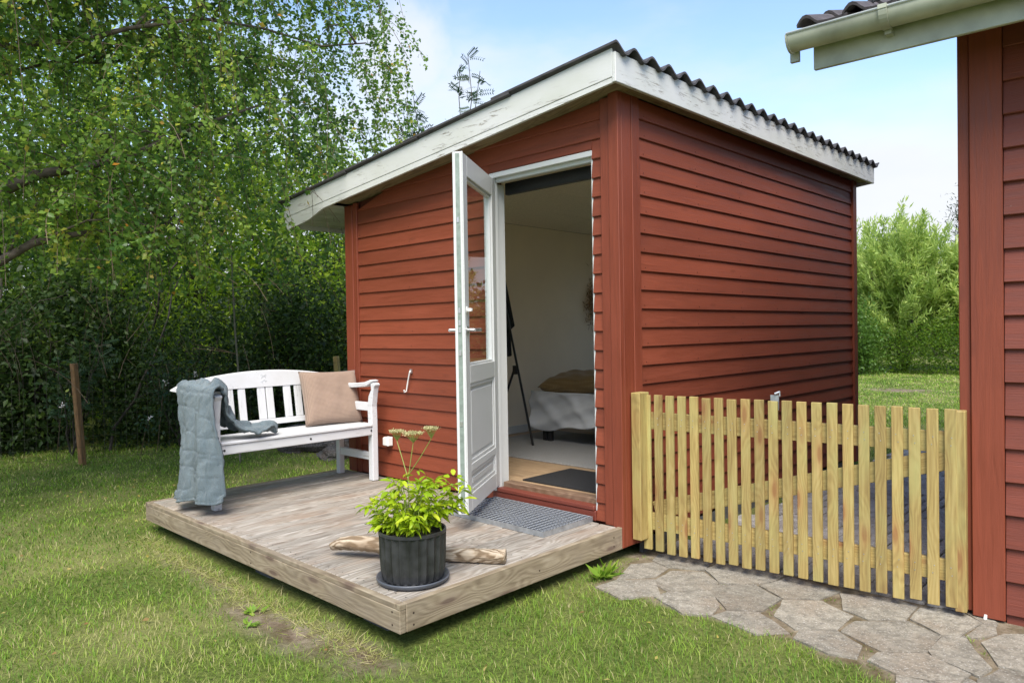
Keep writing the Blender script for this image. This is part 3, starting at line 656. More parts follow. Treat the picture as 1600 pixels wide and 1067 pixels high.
for za, zb in ((.3705, .8345), (.2005, .3245)):
    p = dl('panel', (.099, -.012, za), (LW - .106, .012, zb), M_DOOR)
    f = MB()
    x0, x1 = .099, LW - .106; wd = .022
    for s in (1, -1):
        for (xa, xb, zc, zd) in ((x0, x0 + wd, za, zb), (x1 - wd, x1, za, zb), (x0 + wd, x1 - wd, za, za + wd), (x0 + wd, x1 - wd, zb - wd, zb)):
            f.box((xa, min(s * .0125, s * .022), zc), (xb, max(s * .0125, s * .022), zd))
        f.box((x0 + .05, min(s * .0125, s * .018), za + .045), (x1 - .05, max(s * .0125, s * .018), zb - .045))
    m_ = f.mesh(M_DOOR); bevel(link('moulding', m_, DM, p), .005)
g = dl('glass', (.1, -.004, .942), (LW - .107, .004, B1 - .122), M_GLASS, None, 0)
for lo, hi in (((.099, -.016, .941), (.112, .016, B1 - .121)), ((LW - .119, -.016, .941), (LW - .1065, .016, B1 - .121)), ((.1125, -.016, .941), (LW - .1195, .016, .953)), ((.1125, -.016, B1 - .134), (LW - .1195, .016, B1 - .1215))):
    dl('glazing_bead', lo, hi, M_BLACK if lo[0] > .2 and lo[0] > LW - .2 else M_DOOR, g, .002)
dl('lock_rail', (LW + .0002, -.010, B0 + .01), (LW + .003, .014, B1 - .01), M_LOCK, None, 0)
for z in (1.13, 1.17, 1.24, 1.0, .6, 1.75): dl('strike', (LW + .0032, -.006, z), (LW + .006, .008, z + .03), M_STEEL, None, .001)
dl('weather_strip', (LW - .002, .0275, B0), (LW + .004, .034, B1), M_DOOR)
for s in (1, -1):
    hb = MB(); xh = LW - .05; zc = 1.145
    hb.tube([(xh, s * h, zc), (xh, s * (h + .045), zc)], .010, 12); hb.tube([(xh, s * (h + .045), zc), (xh - .03, s * (h + .055), zc), (xh - .11, s * (h + .052), zc), (xh - .125, s * (h + .03), zc - .002)], [.010, .010, .009, .008], 12)
    hb.tube([(xh, s * (h - .001), zc), (xh, s * (h + .006), zc)], .024, 20)
    ho = link('handle', hb.mesh(M_STEEL, False), DM, door)
tb = MB(); tb.tube([(LW - .05, h - .001, 1.26), (LW - .05, h + .006, 1.26)], .02, 16); tb.box((LW - .066, h + .006, 1.25), (LW - .034, h + .032, 1.268)); bevel(link('thumb_turn', tb.mesh(M_PLAST), DM, door), .004)
for z in (.35, 1.1, 1.9):
    hg = MB(); hg.tube([(-.008, -h - .004, z - .05), (-.008, -h - .004, z + .05)], .008, 10); link('hinge', hg.mesh(M_STEEL), DM, door)

# wall hook and outlet
hk = thing('door_hook', (-1.92, -.03, .8), 'white metal door hook hanging from the red siding left of the door', 'hook')
b = MB(); b.tube([(-1.905, -.036, .845), (-1.90, -.045, .84), (-1.93, -.04, .77), (-1.955, -.038, .69), (-1.965, -.05, .685), (-1.96, -.055, .70)], .0055, 8)
b.build('hook_rod', M_PLAST, hk); b = MB(); b.box((-1.915, -.034, .83), (-1.895, -.022, .86)); b.build('mounting_plate', M_STEEL, hk)
ot = thing('outdoor_socket', (-2.18, -.03, .28), 'small white plastic socket box low on the red siding', 'socket')
bevel(aabox('socket_body', (-2.212, -.075, .255), (-2.152, -.024, .325), M_PLAST, ot, .004), .004); aabox('socket_lid', (-2.209, -.082, .262), (-2.155, -.0755, .320), M_PLAST, ot, .003)

# ================================================================== INTERIOR THINGS
rug = MB(); rug.box((-2.45, .82, .101), (-.25, 2.2, .112)); bevel(tag(rug.build('rug', plain('grey_wool_rug', (.27, .27, .27), .95, var=.2, sc=90, bmp=.003)), 'flat grey rug on the oak floor inside the shed', 'rug'), .003)
mt = MB(); mt.prism([(-.98, .20, .101), (-.12, .20, .101), (-.12, .72, .101), (-.98, .72, .101)], (0, 0, .009)); tag(mt.build('doormat', plain('black_rubber_mat', (.012, .012, .014), .9, var=.3, sc=120, bmp=.003)), 'black doormat just inside the open door', 'mat')
rk = thing('clothes_rack', (-2.1, 1.35, .1), 'black metal trestle clothes rack standing on the rug inside', 'clothes rack')
def rod(nm, a, b_, r=.011, par=rk, m=None):
    q = MB(); q.tube([a, b_], r, 8); return q.build(nm, m or M_BLACK, par)
rod('leg', (-2.33, 1.33, 1.76), (-1.911, 1.33, .112)); rod('leg', (-2.125, 1.335, .80), (-2.45, 1.335, .112)); rod('leg', (-2.33, .50, 1.76), (-1.93, .50, .112)); rod('leg', (-2.125, .505, .80), (-2.45, .505, .112))
rod('rail', (-2.33, 1.33, 1.75), (-2.33, .50, 1.75), .012)
q = MB(); q.box((-2.14, 1.32, .74), (-2.105, 1.35, .82)); q.build('joint', M_BLACK, rk)
gm = plain('dark_cloth', (.018, .02, .024), .95, var=.2)
b = MB(); b.prism([(-2.40, 1.40, 1.62), (-2.32, 1.40, 1.62), (-2.21, 1.40, 1.18), (-2.27, 1.40, 1.14), (-2.255, 1.40, .90), (-2.44, 1.40, .88)], (0, .04, 0)); bevel(tag(b.build('garment', gm), 'dark garment hanging on the black clothes rack', 'clothing'), .012)
bd = thing('bed', (-1.6, 2.6, .1), 'low bed under a pale grey sheet inside the shed', 'bed')
M_SHEET = plain('pale_grey_sheet', (.52, .54, .56), .9, var=.08, sc=4, bmp=.01)
for x in (-2.03, -1.97): aabox('leg', (x - .022, 1.62, .112), (x + .022, 1.66, .30), M_BLACK, bd, .003)
aabox('leg', (-1.25, 1.62, .112), (-1.21, 1.66, .30), M_BLACK, bd); aabox('leg', (-2.03, 3.4, .112), (-1.99, 3.44, .30), M_BLACK, bd); aabox('leg', (-1.25, 3.4, .112), (-1.21, 3.44, .30), M_BLACK, bd)
b = MB(); b.box((-2.10, 1.60, .29), (-1.16, 3.50, .55)); o = b.build('mattress', M_SHEET, bd); bevel(o, .05, 4)
def cloth_grid(fn, nu, nv, th, m, name, parent=None):
    vs = [fn(i / nu, j / nv) for i in range(nu + 1) for j in range(nv + 1)]; fs = [(i * (nv + 1) + j, (i + 1) * (nv + 1) + j, (i + 1) * (nv + 1) + j + 1, i * (nv + 1) + j + 1) for i in range(nu) for j in range(nv)]
    me = bpy.data.meshes.new('cloth'); me.from_pydata(vs, [], fs); me.materials.append(m); me.polygons.foreach_set('use_smooth', [True] * len(fs))
    o = link(name, me, None, parent); s = o.modifiers.new('s', 'SOLIDIFY'); s.thickness = th; s.offset = 0; return o
def sheetfn(u, v):
    x = -2.14 + u * 1.0; z = .575 - v * .30 - .05 * math.sin(u * 4.2 + .6) * v - .02 * math.sin(u * 11) * v; y = 1.575 - .025 * math.sin(u * 9 + v * 3) * v - .035 * abs(math.sin(u * 4 + v * 5)) ** 3 - .02 * abs(math.sin(u * 9 - v * 3 + 1)) ** 5
    return (x, y, z)
cloth_grid(sheetfn, 90, 30, .006, M_SHEET, 'bed_sheet', bd)
def pillow(name, c, half, thick, M, m, parent=None, label=None, cat_=None, pinch=.12, seg=22, noise_=.0):
    vs = []; fs = []; n = seg
    for s in (1, -1):
        for i in range(n + 1):
            for j in range(n + 1):
                u = -1 + 2 * i / n; v = -1 + 2 * j / n; e = max(0, (1 - u ** 4)) ** .5 * max(0, (1 - v ** 4)) ** .5
                k = 1 - pinch * (1 - abs(v) ** 2) * abs(u) ** 3; k2 = 1 - pinch * (1 - abs(u) ** 2) * abs(v) ** 3
                z = s * thick * e ** .8 + noise_ * math.sin(u * 7 + v * 3) * math.sin(v * 6 - u * 2) * e
                vs.append((u * half[0] * k, v * half[1] * k2, z))
    o_ = (n + 1) ** 2
    for s in (0, 1):
        for i in range(n):
            for j in range(n):
                a = s * o_ + i * (n + 1) + j; f = (a, a + n + 1, a + n + 2, a + 1); fs.append(f if s == 0 else f[::-1])
    me = bpy.data.meshes.new('pillow'); me.from_pydata(vs, [], fs); me.materials.append(m)
    bm = bmesh.new(); bm.from_mesh(me); bmesh.ops.remove_doubles(bm, verts=bm.verts[:], dist=.0008); bmesh.ops.recalc_face_normals(bm, faces=bm.faces[:]); bm.to_mesh(me); bm.free()
    me.polygons.foreach_set('use_smooth', [True] * len(me.polygons)); o = link(name, me, M, parent)
    if label: tag(o, label, cat_)
    return o
def waffle(name, a, b_, sc=95):
    m, t, n, l, bs = mat(name); tcx = n('ShaderNodeTexCoord'); raw = tcx.outputs['Object']
    w1 = n('ShaderNodeTexWave'); w1.inputs['Scale'].default_value = sc / 3; w1.bands_direction = 'X'; l(raw, w1.inputs['Vector'])
    w2 = n('ShaderNodeTexWave'); w2.inputs['Scale'].default_value = sc / 3; w2.bands_direction = 'Y'; l(raw, w2.inputs['Vector'])
    hh = mth(n, l, 'MULTIPLY', w1.outputs['Fac'], w2.outputs['Fac']); nn_ = noise(n, l, raw, 9, 4)
    col = mixc(n, l, hh, a, b_); col = mixc(n, l, remap(n, l, nn_, .4, .7, 0, .3), col, tuple(c * .75 for c in a)); l(col, bs.inputs['Base Color']); bs.inputs['Roughness'].default_value = .95; bs.inputs['Sheen Weight'].default_value = .2
    bump(n, l, mth(n, l, 'ADD', hh, mth(n, l, 'MULTIPLY', nn_, 3)), bs, .003, .8); return m
pillow('cushion', None, (.36, .27), .085, Matrix.Translation((-1.84, 1.98, .645)) @ Matrix.Rotation(R(8), 4, 'X') @ Matrix.Rotation(R(12), 4, 'Z'), waffle('mustard_cushion_cloth', (.30, .19, .075), (.44, .30, .13), 60), None, 'mustard ribbed cushion lying on the bed inside the shed', 'cushion', noise_=.012)
# dried grasses on the inner wall
dg = thing('dried_wreath', (-2.62, 3.1, 1.4), 'tan dried grass decoration hanging on the inner wall', 'wall decoration')
P_ = np.array([-2.61, 3.12, 1.42]) + rng.normal(size=(400, 3)) * np.array([.012, .05, .13]); foliage_obj('dried_grass', leaf_arrays(P_, rng.normal(size=(400, 3)) + np.array([0, 0, 1.0]), rng.normal(size=(400, 3)), np.full(400, .07), np.full(400, .008)), foliage('dried_grass', [(0, (.25, .16, .07)), (1, (.4, .28, .14))], .2), dg)

# ================================================================== DECK
deck = thing('wooden_deck', (-1.4, -.8, -.2), 'low weathered grey timber deck in front of the red shed', 'deck')
X0, X1, Y0, Y1 = -2.815, .022, -1.62, -.044
x = X0 + .004; xe = X1 - .03; n = 23; wdt = (xe - x) / n
for i in range(n):
    xa = x + i * wdt; gap = .0042
    aabox('deck_board', (xa + gap, Y0 + .036, -.026 + random.uniform(-.0012, .0006)), (xa + wdt - gap, Y1 + random.uniform(-.002, .002), 0 + random.uniform(-.0022, .0008)), M_DECK, deck, .0045)
aabox('deck_board', (X0, Y0, -.024), (X1 - .032, Y0 + .034, .0), M_SKIRT, deck, .003)
aabox('skirt_board', (X0 - .001, Y0 - .001, -.124), (X1 - .0, Y0 + .032, -.0245), M_SKIRT, deck, .003)
aabox('skirt_board', (X1 - .028, Y0 + .0335, -.124), (X1 + .002, Y1 + .012, .0005), M_SKIRT, deck, .003)
aabox('corner_cap', (X1 - .031, Y0 - .001, -.0242), (X1 + .001, Y0 + .0325, .0), M_SKIRT, deck, .002)
aabox('skirt_board', (X0 - .026, Y0, -.124), (X0 - .0025, Y1, -.001), M_SKIRT, deck, .003)
for x in np.linspace(X0 + .2, X1 - .2, 5): aabox('joist', (x - .022, Y0 + .04, -.12), (x + .022, Y1, -.027), M_SKIRT, deck, .002)
for x in (X0 + .3, -1.4, X1 - .35):
    for y in (Y0 + .22, -.4): aabox('footing', (x - .1, y - .1, -.26), (x + .1, y + .1, -.1245), M_CONC, deck, .008)
sc_ = MB()
for i in range(n):
    for y in (Y0 + .075, -.82, Y1 - .06):
        for ddx in (-.035, .035):
            cx = X0 + .004 + (i + .5) * wdt + ddx; sc_.add([(cx + .0035 * math.cos(a), y + .0035 * math.sin(a), .0012) for a in np.linspace(0, 2 * math.pi, 7)[:-1]], [tuple(range(6))])
s_ = sc_.build('screws', plain('dark_screw', (.05, .045, .04), .5, .6), deck); s_['kind'] = 'stuff'
sc_ = MB()
for x, z in ((-.03, -.04), (-.03, -.095), (-1.3, -.04), (-1.3, -.1), (-2.6, -.05), (-2.6, -.1)): sc_.tube([(x, Y0 - .0005, z), (x, Y0 - .0025, z)], .0045, 8)
for y, z in ((-1.55, -.05), (-1.55, -.1), (-.12, -.04), (-.12, -.09), (-.75, -.07)): sc_.tube([(X1 + .0015, y, z), (X1 + .0035, y, z)], .0045, 8)
s_ = sc_.build('screws', plain('rusty_screw', (.06, .04, .03), .6, .4), deck); s_['kind'] = 'stuff'

# steel grating doormat
gr = thing('steel_grating', (-.6, -.25, .0), 'galvanised steel grating doorstep on the deck before the open door', 'grating')
gx0, gx1, gy0, gy1, gz0, gz1 = -1.0, -.182, -.486, -.045, .001, .031
fb = MB()
for lo, hi in (((gx0, gy0, gz0), (gx1, gy0 + .003, gz1)), ((gx0, gy1 - .003, gz0), (gx1, gy1, gz1)), ((gx0, gy0 + .003, gz0), (gx0 + .003, gy1 - .003, gz1)), ((gx1 - .003, gy0 + .003, gz0), (gx1, gy1 - .003, gz1))): fb.box(lo, hi)
fb.build('frame', M_GALV, gr)
_bar = {}
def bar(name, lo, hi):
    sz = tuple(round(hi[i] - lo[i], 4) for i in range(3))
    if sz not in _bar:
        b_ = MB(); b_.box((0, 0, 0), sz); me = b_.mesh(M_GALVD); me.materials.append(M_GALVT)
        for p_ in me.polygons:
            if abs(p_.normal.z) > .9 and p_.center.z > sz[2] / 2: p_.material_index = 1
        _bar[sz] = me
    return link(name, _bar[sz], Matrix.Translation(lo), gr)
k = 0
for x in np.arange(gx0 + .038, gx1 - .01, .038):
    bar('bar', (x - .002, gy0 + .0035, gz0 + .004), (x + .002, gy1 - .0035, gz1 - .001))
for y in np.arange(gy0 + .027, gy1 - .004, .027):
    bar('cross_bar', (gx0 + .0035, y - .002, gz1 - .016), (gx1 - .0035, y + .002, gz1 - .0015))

# ================================================================== BENCH
bn = thing('garden_bench', (-2.45, -.77, 0), 'white painted wooden garden bench with arched back on the deck', 'bench')
BY0, BY1 = -1.40, -.165
for y in (BY0, BY1):
    yc = y; d = 1 if y == BY1 else -1
    # front leg: straight post that sweeps forward into a scroll
    prof_b = [(-2.245, 0), (-2.245, .45), (-2.25, .56), (-2.235, .65), (-2.20, .70)]; prof_f = [(-2.145, .742), (-2.165, .715), (-2.178, .66), (-2.192, .57), (-2.188, .45), (-2.188, 0)]
    b = MB(); top_ = [(-2.205, .752), (-2.165, .756)]
    b.prism([(x, y - .026, z) for x, z in prof_b + top_ + prof_f], (0, .052, 0)); bevel(b.build('leg', M_BENCH, bn), .006)
    # rear leg leaning back above the seat
    b = MB(); b.prism([(-2.655, y - .024, 0), (-2.655, y - .024, .42), (-2.715, y - .024, .80), (-2.765, y - .024, .80), (-2.705, y - .024, .42), (-2.705, y - .024, 0)], (0, .048, 0)); bevel(b.build('leg', M_BENCH, bn), .005)
    b = MB(); b.prism([(-2.70, y - .034, .715), (-2.45, y - .034, .708), (-2.26, y - .034, .722), (-2.19, y - .034, .756), (-2.17, y - .034, .772), (-2.205, y - .034, .778), (-2.28, y - .034, .758), (-2.45, y - .034, .742), (-2.70, y - .034, .75)], (0, .068, 0)); bevel(b.build('armrest', M_BENCH, bn), .007, 3)
    aabox('side_rail', (-2.69, y - .014, .535), (-2.25, y + .014, .60), M_BENCH, bn, .004)
    aabox('side_rail', (-2.655, y - .016, .155), (-2.246, y + .016, .215), M_BENCH, bn, .004)
    aabox('seat_rail', (-2.655, y - .014, .35), (-2.246, y + .014, .405), M_BENCH, bn, .004)
aabox('apron', (-2.212, BY0 + .027, .355), (-2.190, BY1 - .027, .418), M_BENCH, bn, .004)
for i in range(5):
    xs_ = -2.18 - i * .098; aabox('seat_slat', (xs_ - .090, BY0 + (.0 if i else -.0) + (-.025 if 0 < i < 4 else .027), .419 - i * .004), (xs_, BY1 - (-.025 if 0 < i < 4 else .027), .440 - i * .004), M_BENCH, bn, .005)
def bx(z): return -2.685 - (z - .42) * .16
def crest():
    vs = []; n = 30; ya, yb = BY0 - .075, BY1 + .075
    fs = []
    for i in range(n + 1):
        t = i / n; y = ya + (yb - ya) * t; s = 2 * t - 1; zt = .868 - .085 * s * s - .03 * max(0, abs(s) - .9) * 10 * .6; zb_ = .742 - (.0 * s * s) + .02 * max(0, abs(s) - .93) * 10
        for z, ox in ((zb_, .013), (zt - .006, .013), (zt, .006), (zt, -.012), (zb_, -.014)): vs.append((bx(z) + ox, y, z))
    for i in range(n):
        for k in range(5): fs.append((i * 5 + k, i * 5 + (k + 1) % 5, (i + 1) * 5 + (k + 1) % 5, (i + 1) * 5 + k))
    fs += [(0, 1, 2, 3, 4), tuple(range(n * 5, n * 5 + 5))]
    b = MB(); b.add(vs, fs); return bevel(b.build('crest_rail', M_BENCH, bn), .004)
cr_ = crest()
board('back_rail', (bx(.475) + .0, BY0 + .02, .478), (bx(.475), BY1 - .02, .478), .044, .026, M_BENCH, bn, (1, 0, .16))
for y0_, y1_ in ((-1.30, -1.245), (-1.085, -1.035), (-.997, -.942), (-.846, -.786), (-.778, -.720), (-.633, -.573), (-.541, -.482), (-.33, -.275)):
    yc = (y0_ + y1_) / 2; board('back_slat', (bx(.50), yc, .501), (bx(.745), yc, .745), y1_ - y0_, .016, M_BENCH, bn, (1, 0, .16), .003)
# carved ornament on the crest: little rings
b = MB()
for dy, dz, r in ((0, 0, .017), (-.014, .019, .007), (.014, .019, .007), (0, -.03, .015), (-.017, -.028, .007), (.017, -.028, .007)):
    c = (bx(.81 + dz) + .0135, -.79 + dy, .81 + dz); b.tube([(c[0], c[1] + r * math.cos(a), c[2] + r * math.sin(a)) for a in np.linspace(0, 2 * math.pi, 17)], .0016, 5, False)
b.build('carving', M_BENCH, bn, True)
b = MB(); 
for y, z in ((-1.352, .385), (-.72, .388), (-.20, .39)): b.tube([(-2.190, y, z), (-2.187, y, z)], .0075, 10)
b.build('screw_holes', M_BLACK, bn)

# cushion on bench
Mp = axes((.16, 1, -.02), (.93, -.13, .36), (-2.545, -.325, .635))
pillow('cushion', None, (.238, .222), .075, Mp, waffle('beige_waffle_cloth', (.25, .175, .13), (.42, .30, .23)), None, 'beige waffle weave cushion leaning at the right end of the white bench', 'cushion', pinch=.05, noise_=.006)

# quilt over the left arm
def quilt_mat():
    m, t, n, l, bs = mat('blue_grey_linen_quilt'); vec, rnd, raw = coords(n, l, (1, 1, 1), False)
    g = noise(n, l, raw, 7, 5, .6); f = noise(n, l, scaled(n, l, raw, (180, 180, 600)), 1, 2)
    col = mixc(n, l, remap(n, l, g, .35, .7), (.12, .175, .205), (.20, .265, .295)); col = mixc(n, l, remap(n, l, f, .3, .7, 0, .35), col, (.09, .13, .155))
    at = n('ShaderNodeAttribute'); at.attribute_name = 'seam'; col = mixc(n, l, mth(n, l, 'MULTIPLY', at.outputs['Fac'], .75), col, (.10, .145, .17))
    l(col, bs.inputs['Base Color']); bs.inputs['Roughness'].default_value = .95; bs.inputs['Sheen Weight'].default_value = .25
    wr = noise(n, l, scaled(n, l, raw, (30, 30, 8)), 1, 4, .6, .8); bump(n, l, mth(n, l, 'ADD', mth(n, l, 'MULTIPLY', wr, 2.2), f), bs, .012, 1.0); return m
M_QUILT = quilt_mat()
def quilt():
    # drape path (y, z): lying on the seat, up the inside of the arm, over, down outside
    path_ = [(-.93, .452), (-1.02, .475), (-1.12, .470), (-1.22, .49), (-1.30, .56), (-1.335, .66), (-1.352, .75), (-1.375, .80), (-1.41, .812), (-1.45, .80), (-1.475, .75), (-1.485, .62), (-1.495, .45), (-1.50, .28), (-1.51, .14), (-1.525, .05)]
    pts = [Vector((0, a, b)) for a, b in path_]; seg = [0]
    for a, b in zip(pts, pts[1:]): seg.append(seg[-1] + (b - a).length)
    tot = seg[-1]; nu, nv = 46, 150; vs = []; seam = []
    def at(s):
        for i in range(len(seg) - 1):
            if s <= seg[i + 1] + 1e-9:
                t = (s - seg[i]) / (seg[i + 1] - seg[i]); p = pts[i].lerp(pts[i + 1], t); d = (pts[i + 1] - pts[i]).normalized(); return p, Vector((0, -d.z, d.y)) * -1
    for j in range(nv + 1):
        v = j / nv; s = v * tot; p, nrm = at(s)
        top = seg[8]
        # width narrows inside, spreads slightly at the hem
        if s < top:
            k = s / top; xc = -2.31 + (-.04) * k; hw = .115 + .05 * math.sin(math.pi * min(1, k * 1.1)) + .14 * max(0, k - .68) / .32
            if s < .12: hw *= math.sqrt(max(.05, s / .12 * (2 - s / .12)))
        else:
            k = (s - top) / (tot - top); xc = -2.35 + .10 * k; hw = .255 + .01 * k
        for i in range(nu + 1):
            u = -1 + 2 * i / nu; x = xc + u * hw
            inner = s < top
            ss = s + .018 * math.sin(u * 2.2 + int(s / .118) * 2.1) - .03 * u * (s > top); q = ((ss / .128) % 1.0); dq = min(q, 1 - q) * .128; sm = math.exp(-(dq / .007) ** 2)
            ed = (1 - abs(u)) * hw; se = math.exp(-((ed - .018) / .006) ** 2); hem = math.exp(-(((tot - s) - .018) / .006) ** 2)
            sm = max(sm * .9, se, hem) if not inner else max(sm * .6, se * .5)
            puff = .007 * (1 - sm) - .002
            wr = .0035 * math.sin(x * 61 + s * 23 + 2 * math.sin(s * 31)) + .006 * math.sin(x * 46 + 3 * math.sin(s * 9)) * math.sin(s * 5 + x * 8) + .004 * math.sin(x * 95 + s * 14)
            if inner: wr *= 2.0; wr += .034 * math.cos(u * math.pi * .5) * (1 if s < .5 else .5) + .012 * math.sin(u * 7 + s * 6)
            bulge = .016 * math.sin(v * 9 + u * 2.0) if not inner else 0
            hl = 0
            if s > top: hl = .014 * math.sin(u * 3 + 1) * ((s - top) / (tot - top)) ** 2
            P = p + nrm * (puff + wr + bulge); zz = P.z + hl + (.035 * (u * .5 + .5)) * (max(0, (s - top) / (tot - top)) ** 2 if s > top else 0)
            cy = 0
            if s > top:
                kk = (s - top) / (tot - top); cy = .13 * max(0, u - .55) * min(1, kk * 1.6 + .1) - .0 ; hh = .042 * math.sin(u * 6.5 + 1) * kk ** .7; cy += hh * .6 - .02 * kk
                if kk > .93: zz += .018 * (abs(u) > .85) * (abs(u) - .85) / .15
            vs.append((x + .01 * math.sin(s * 7), P.y + cy, max(zz, .03))); seam.append(sm)
    W_ = nu + 1; fs = [(j * W_ + i, j * W_ + i + 1, (j + 1) * W_ + i + 1, (j + 1) * W_ + i) for j in range(nv) for i in range(nu)]
    me = bpy.data.meshes.new('quilt'); me.from_pydata(vs, [], fs); me.materials.append(M_QUILT); me.polygons.foreach_set('use_smooth', [True] * len(fs))
    a = me.attributes.new('seam', 'FLOAT', 'POINT'); a.data.foreach_set('value', seam)
    o = link('blanket', me); s_ = o.modifiers.new('s', 'SOLIDIFY'); s_.thickness = .016; s_.offset = 0
    return tag(o, 'quilted blue grey blanket draped over the left arm of the white bench', 'blanket')
quilt()

# ================================================================== POTTED PLANT + DRIFTWOOD
pc = (-.185, -1.385, 0)
pp = thing('potted_plant', pc, 'bright green leafy plant in a dark ribbed pot on the front corner of the deck', 'potted plant')
b = MB(); nr = 30
def ribs(r, z, a, j):
    if .02 < z < .225 and r > .1: return r - .0095 * abs(math.sin(a * 12))
    return r
b.lathe([(.0, .018), (.134, .018), (.142, .024), (.148, .06), (.152, .12), (.154, .20), (.155, .222), (.156, .226), (.155, .238), (.149, .240), (.146, .22), (.0, .215)], pc, 280, ribs); b.build('pot', M_POT, pp, False)
b = MB(); b.lathe([(0, .001), (.145, .001), (.160, .008), (.168, .022), (.167, .028), (.161, .026), (.156, .014), (0, .012)], pc, 64); b.build('saucer', M_SAUC, pp, True)
b = MB(); b.lathe([(.0, .222), (.07, .226), (.146, .219)], pc, 40); b.build('soil', M_EARTH, pp, True)
# leaf shapes shared by many leaves
def compound(seed):
    r_ = np.random.default_rng(seed); parts = []
    for ang, L in ((0, .062), (.95, .05), (-.95, .05)):
        d = np.array([math.cos(ang), math.sin(ang), -.25 + r_.normal() * .15]); base = np.array([.02 * math.cos(ang), .02 * math.sin(ang), 0]); b_ = np.array([-math.sin(ang), math.cos(ang), 0])
        L *= r_.uniform(.85, 1.15); W_ = L * r_.uniform(.36, .5); prof = [(0, 0), (.18, .6), (.42, 1.0), (.7, .62), (1, 0)]; vs = []
        for t, wv in prof:
            c = base + d * L * t + np.array([0, 0, -.022 * t * t]); vs.append(c); vs.append(c + b_ * W_ * .5 * wv + np.array([0, 0, .006 * wv])); vs.append(c - b_ * W_ * .5 * wv + np.array([0, 0, .006 * wv]))
        vs = np.array(vs); t_ = []
        for i in range(4):
            a = i * 3
            t_ += [[a, a + 1, a + 4], [a, a + 4, a + 3], [a, a + 3, a + 5], [a, a + 5, a + 2]]
        parts.append((vs, np.array(t_), np.clip(np.full(len(vs), r_.uniform(.1, .8)) + np.array([.15 * p[0] for p in prof for _ in range(3)]), 0, 1)))
    v, t, c = cat(parts); return tri_mesh(v, t, c, M_POTL)
leafs = [compound(s) for s in range(9)]
stems = MB(); tips = []
for i in range(42):
    a = random.uniform(0, 2 * math.pi); r0 = random.uniform(.0, .09); hgt = random.uniform(.03, .20) * (1.15 - r0 * 2); lean = random.uniform(.02, .13)
    if i < 6: hgt = random.uniform(.18, .26); lean = random.uniform(.0, .09); 
    p0 = Vector((pc[0] + r0 * math.cos(a), pc[1] + r0 * math.sin(a), .22)); p3 = p0 + Vector((lean * math.cos(a), lean * math.sin(a), hgt)); pm_ = p0.lerp(p3, .5) + Vector((-.02 * math.cos(a), -.02 * math.sin(a), .01))
    stems.tube([p0, pm_, p3], [.0028, .0022, .0014], 5)
    for t in (.25, .4, .55, .7, .85, .95, 1.0, 1.0):
        p = p0.lerp(pm_, t * 2) if t < .5 else pm_.lerp(p3, t * 2 - 1); tips.append((p, a + random.uniform(-1.6, 1.6)))
# a side shoot reaching to the right
for i in range(7):
    a = random.uniform(-.2, 1.2); p0 = Vector((pc[0] + .05, pc[1] + .03, .22)); p3 = p0 + Vector((.06 + .09 * random.random(), .06 + .09 * random.random(), .10 + .13 * random.random())); stems.tube([p0, p0.lerp(p3, .5) + Vector((0, 0, .03)), p3], [.0025, .002, .0013], 5)
    for t in (.5, .7, .85, 1, 1): tips.append((p0.lerp(p3, t) + Vector((0, 0, .02)), random.uniform(0, 6.28)))
stems.build('stems', M_STEM, pp)
random.shuffle(tips)
for p, a in tips[:294]:
    s = random.uniform(.62, 1.0); M = Matrix.Translation(p) @ Matrix.Rotation(a, 4, 'Z') @ Matrix.Rotation(random.uniform(-1.0, .25), 4, 'Y') @ Matrix.Rotation(random.uniform(-.5, .5), 4, 'X') @ Matrix.Diagonal((s, s, s, 1))
    link('leaf', random.choice(leafs), M, pp)
# umbels
base = Vector((-.215, -1.375, .22)); fork = Vector((-.235, -1.365, .455))
fs_ = MB(); fs_.tube([base, (-.225, -1.372, .33), fork], [.0035, .0030, .0026], 6)
umb = [(Vector((-.335, -1.35, .655)), .032), (Vector((-.205, -1.355, .66)), .046), (Vector((-.08, -1.35, .69)), .031)]
for c, r in umb: fs_.tube([fork if c.x < -.1 else fork.lerp(umb[1][0], .1), fork.lerp(c, .5) + Vector((0, 0, -.015)), c - Vector((0, 0, .035))], [.0024, .002, .0017], 6)
sto = fs_.build('flower_stalk', M_STEM, pp)
for c, r in umb:
    b = MB(); fl_p = []
    for k in range(26):
        rr = r * math.sqrt((k + .5) / 26); a = k * 2.4; e = c + Vector((rr * math.cos(a), rr * math.sin(a), .012 - 8 * rr * rr * .3)); b.tube([c - Vector((0, 0, .035)), e], .0007, 3, False)
        for _ in range(16): fl_p.append(e + Vector((random.gauss(0, .0045), random.gauss(0, .0045), random.gauss(.002, .0025))))
    b.build('flower_ray', M_STEM, sto)
    P = np.array(fl_p); foliage_obj('flower', leaf_arrays(P, rng.normal(size=P.shape) + [0, 0, .3], rng.normal(size=P.shape) + [0, 0, 2], np.full(len(P), .0065), np.full(len(P), .0065)), M_UMB, sto)
# small leaf on the stalk
link('leaf', leafs[2], Matrix.Translation((-.18, -1.36, .50)) @ Matrix.Rotation(.6, 4, 'Z') @ Matrix.Scale(.6, 4), pp)

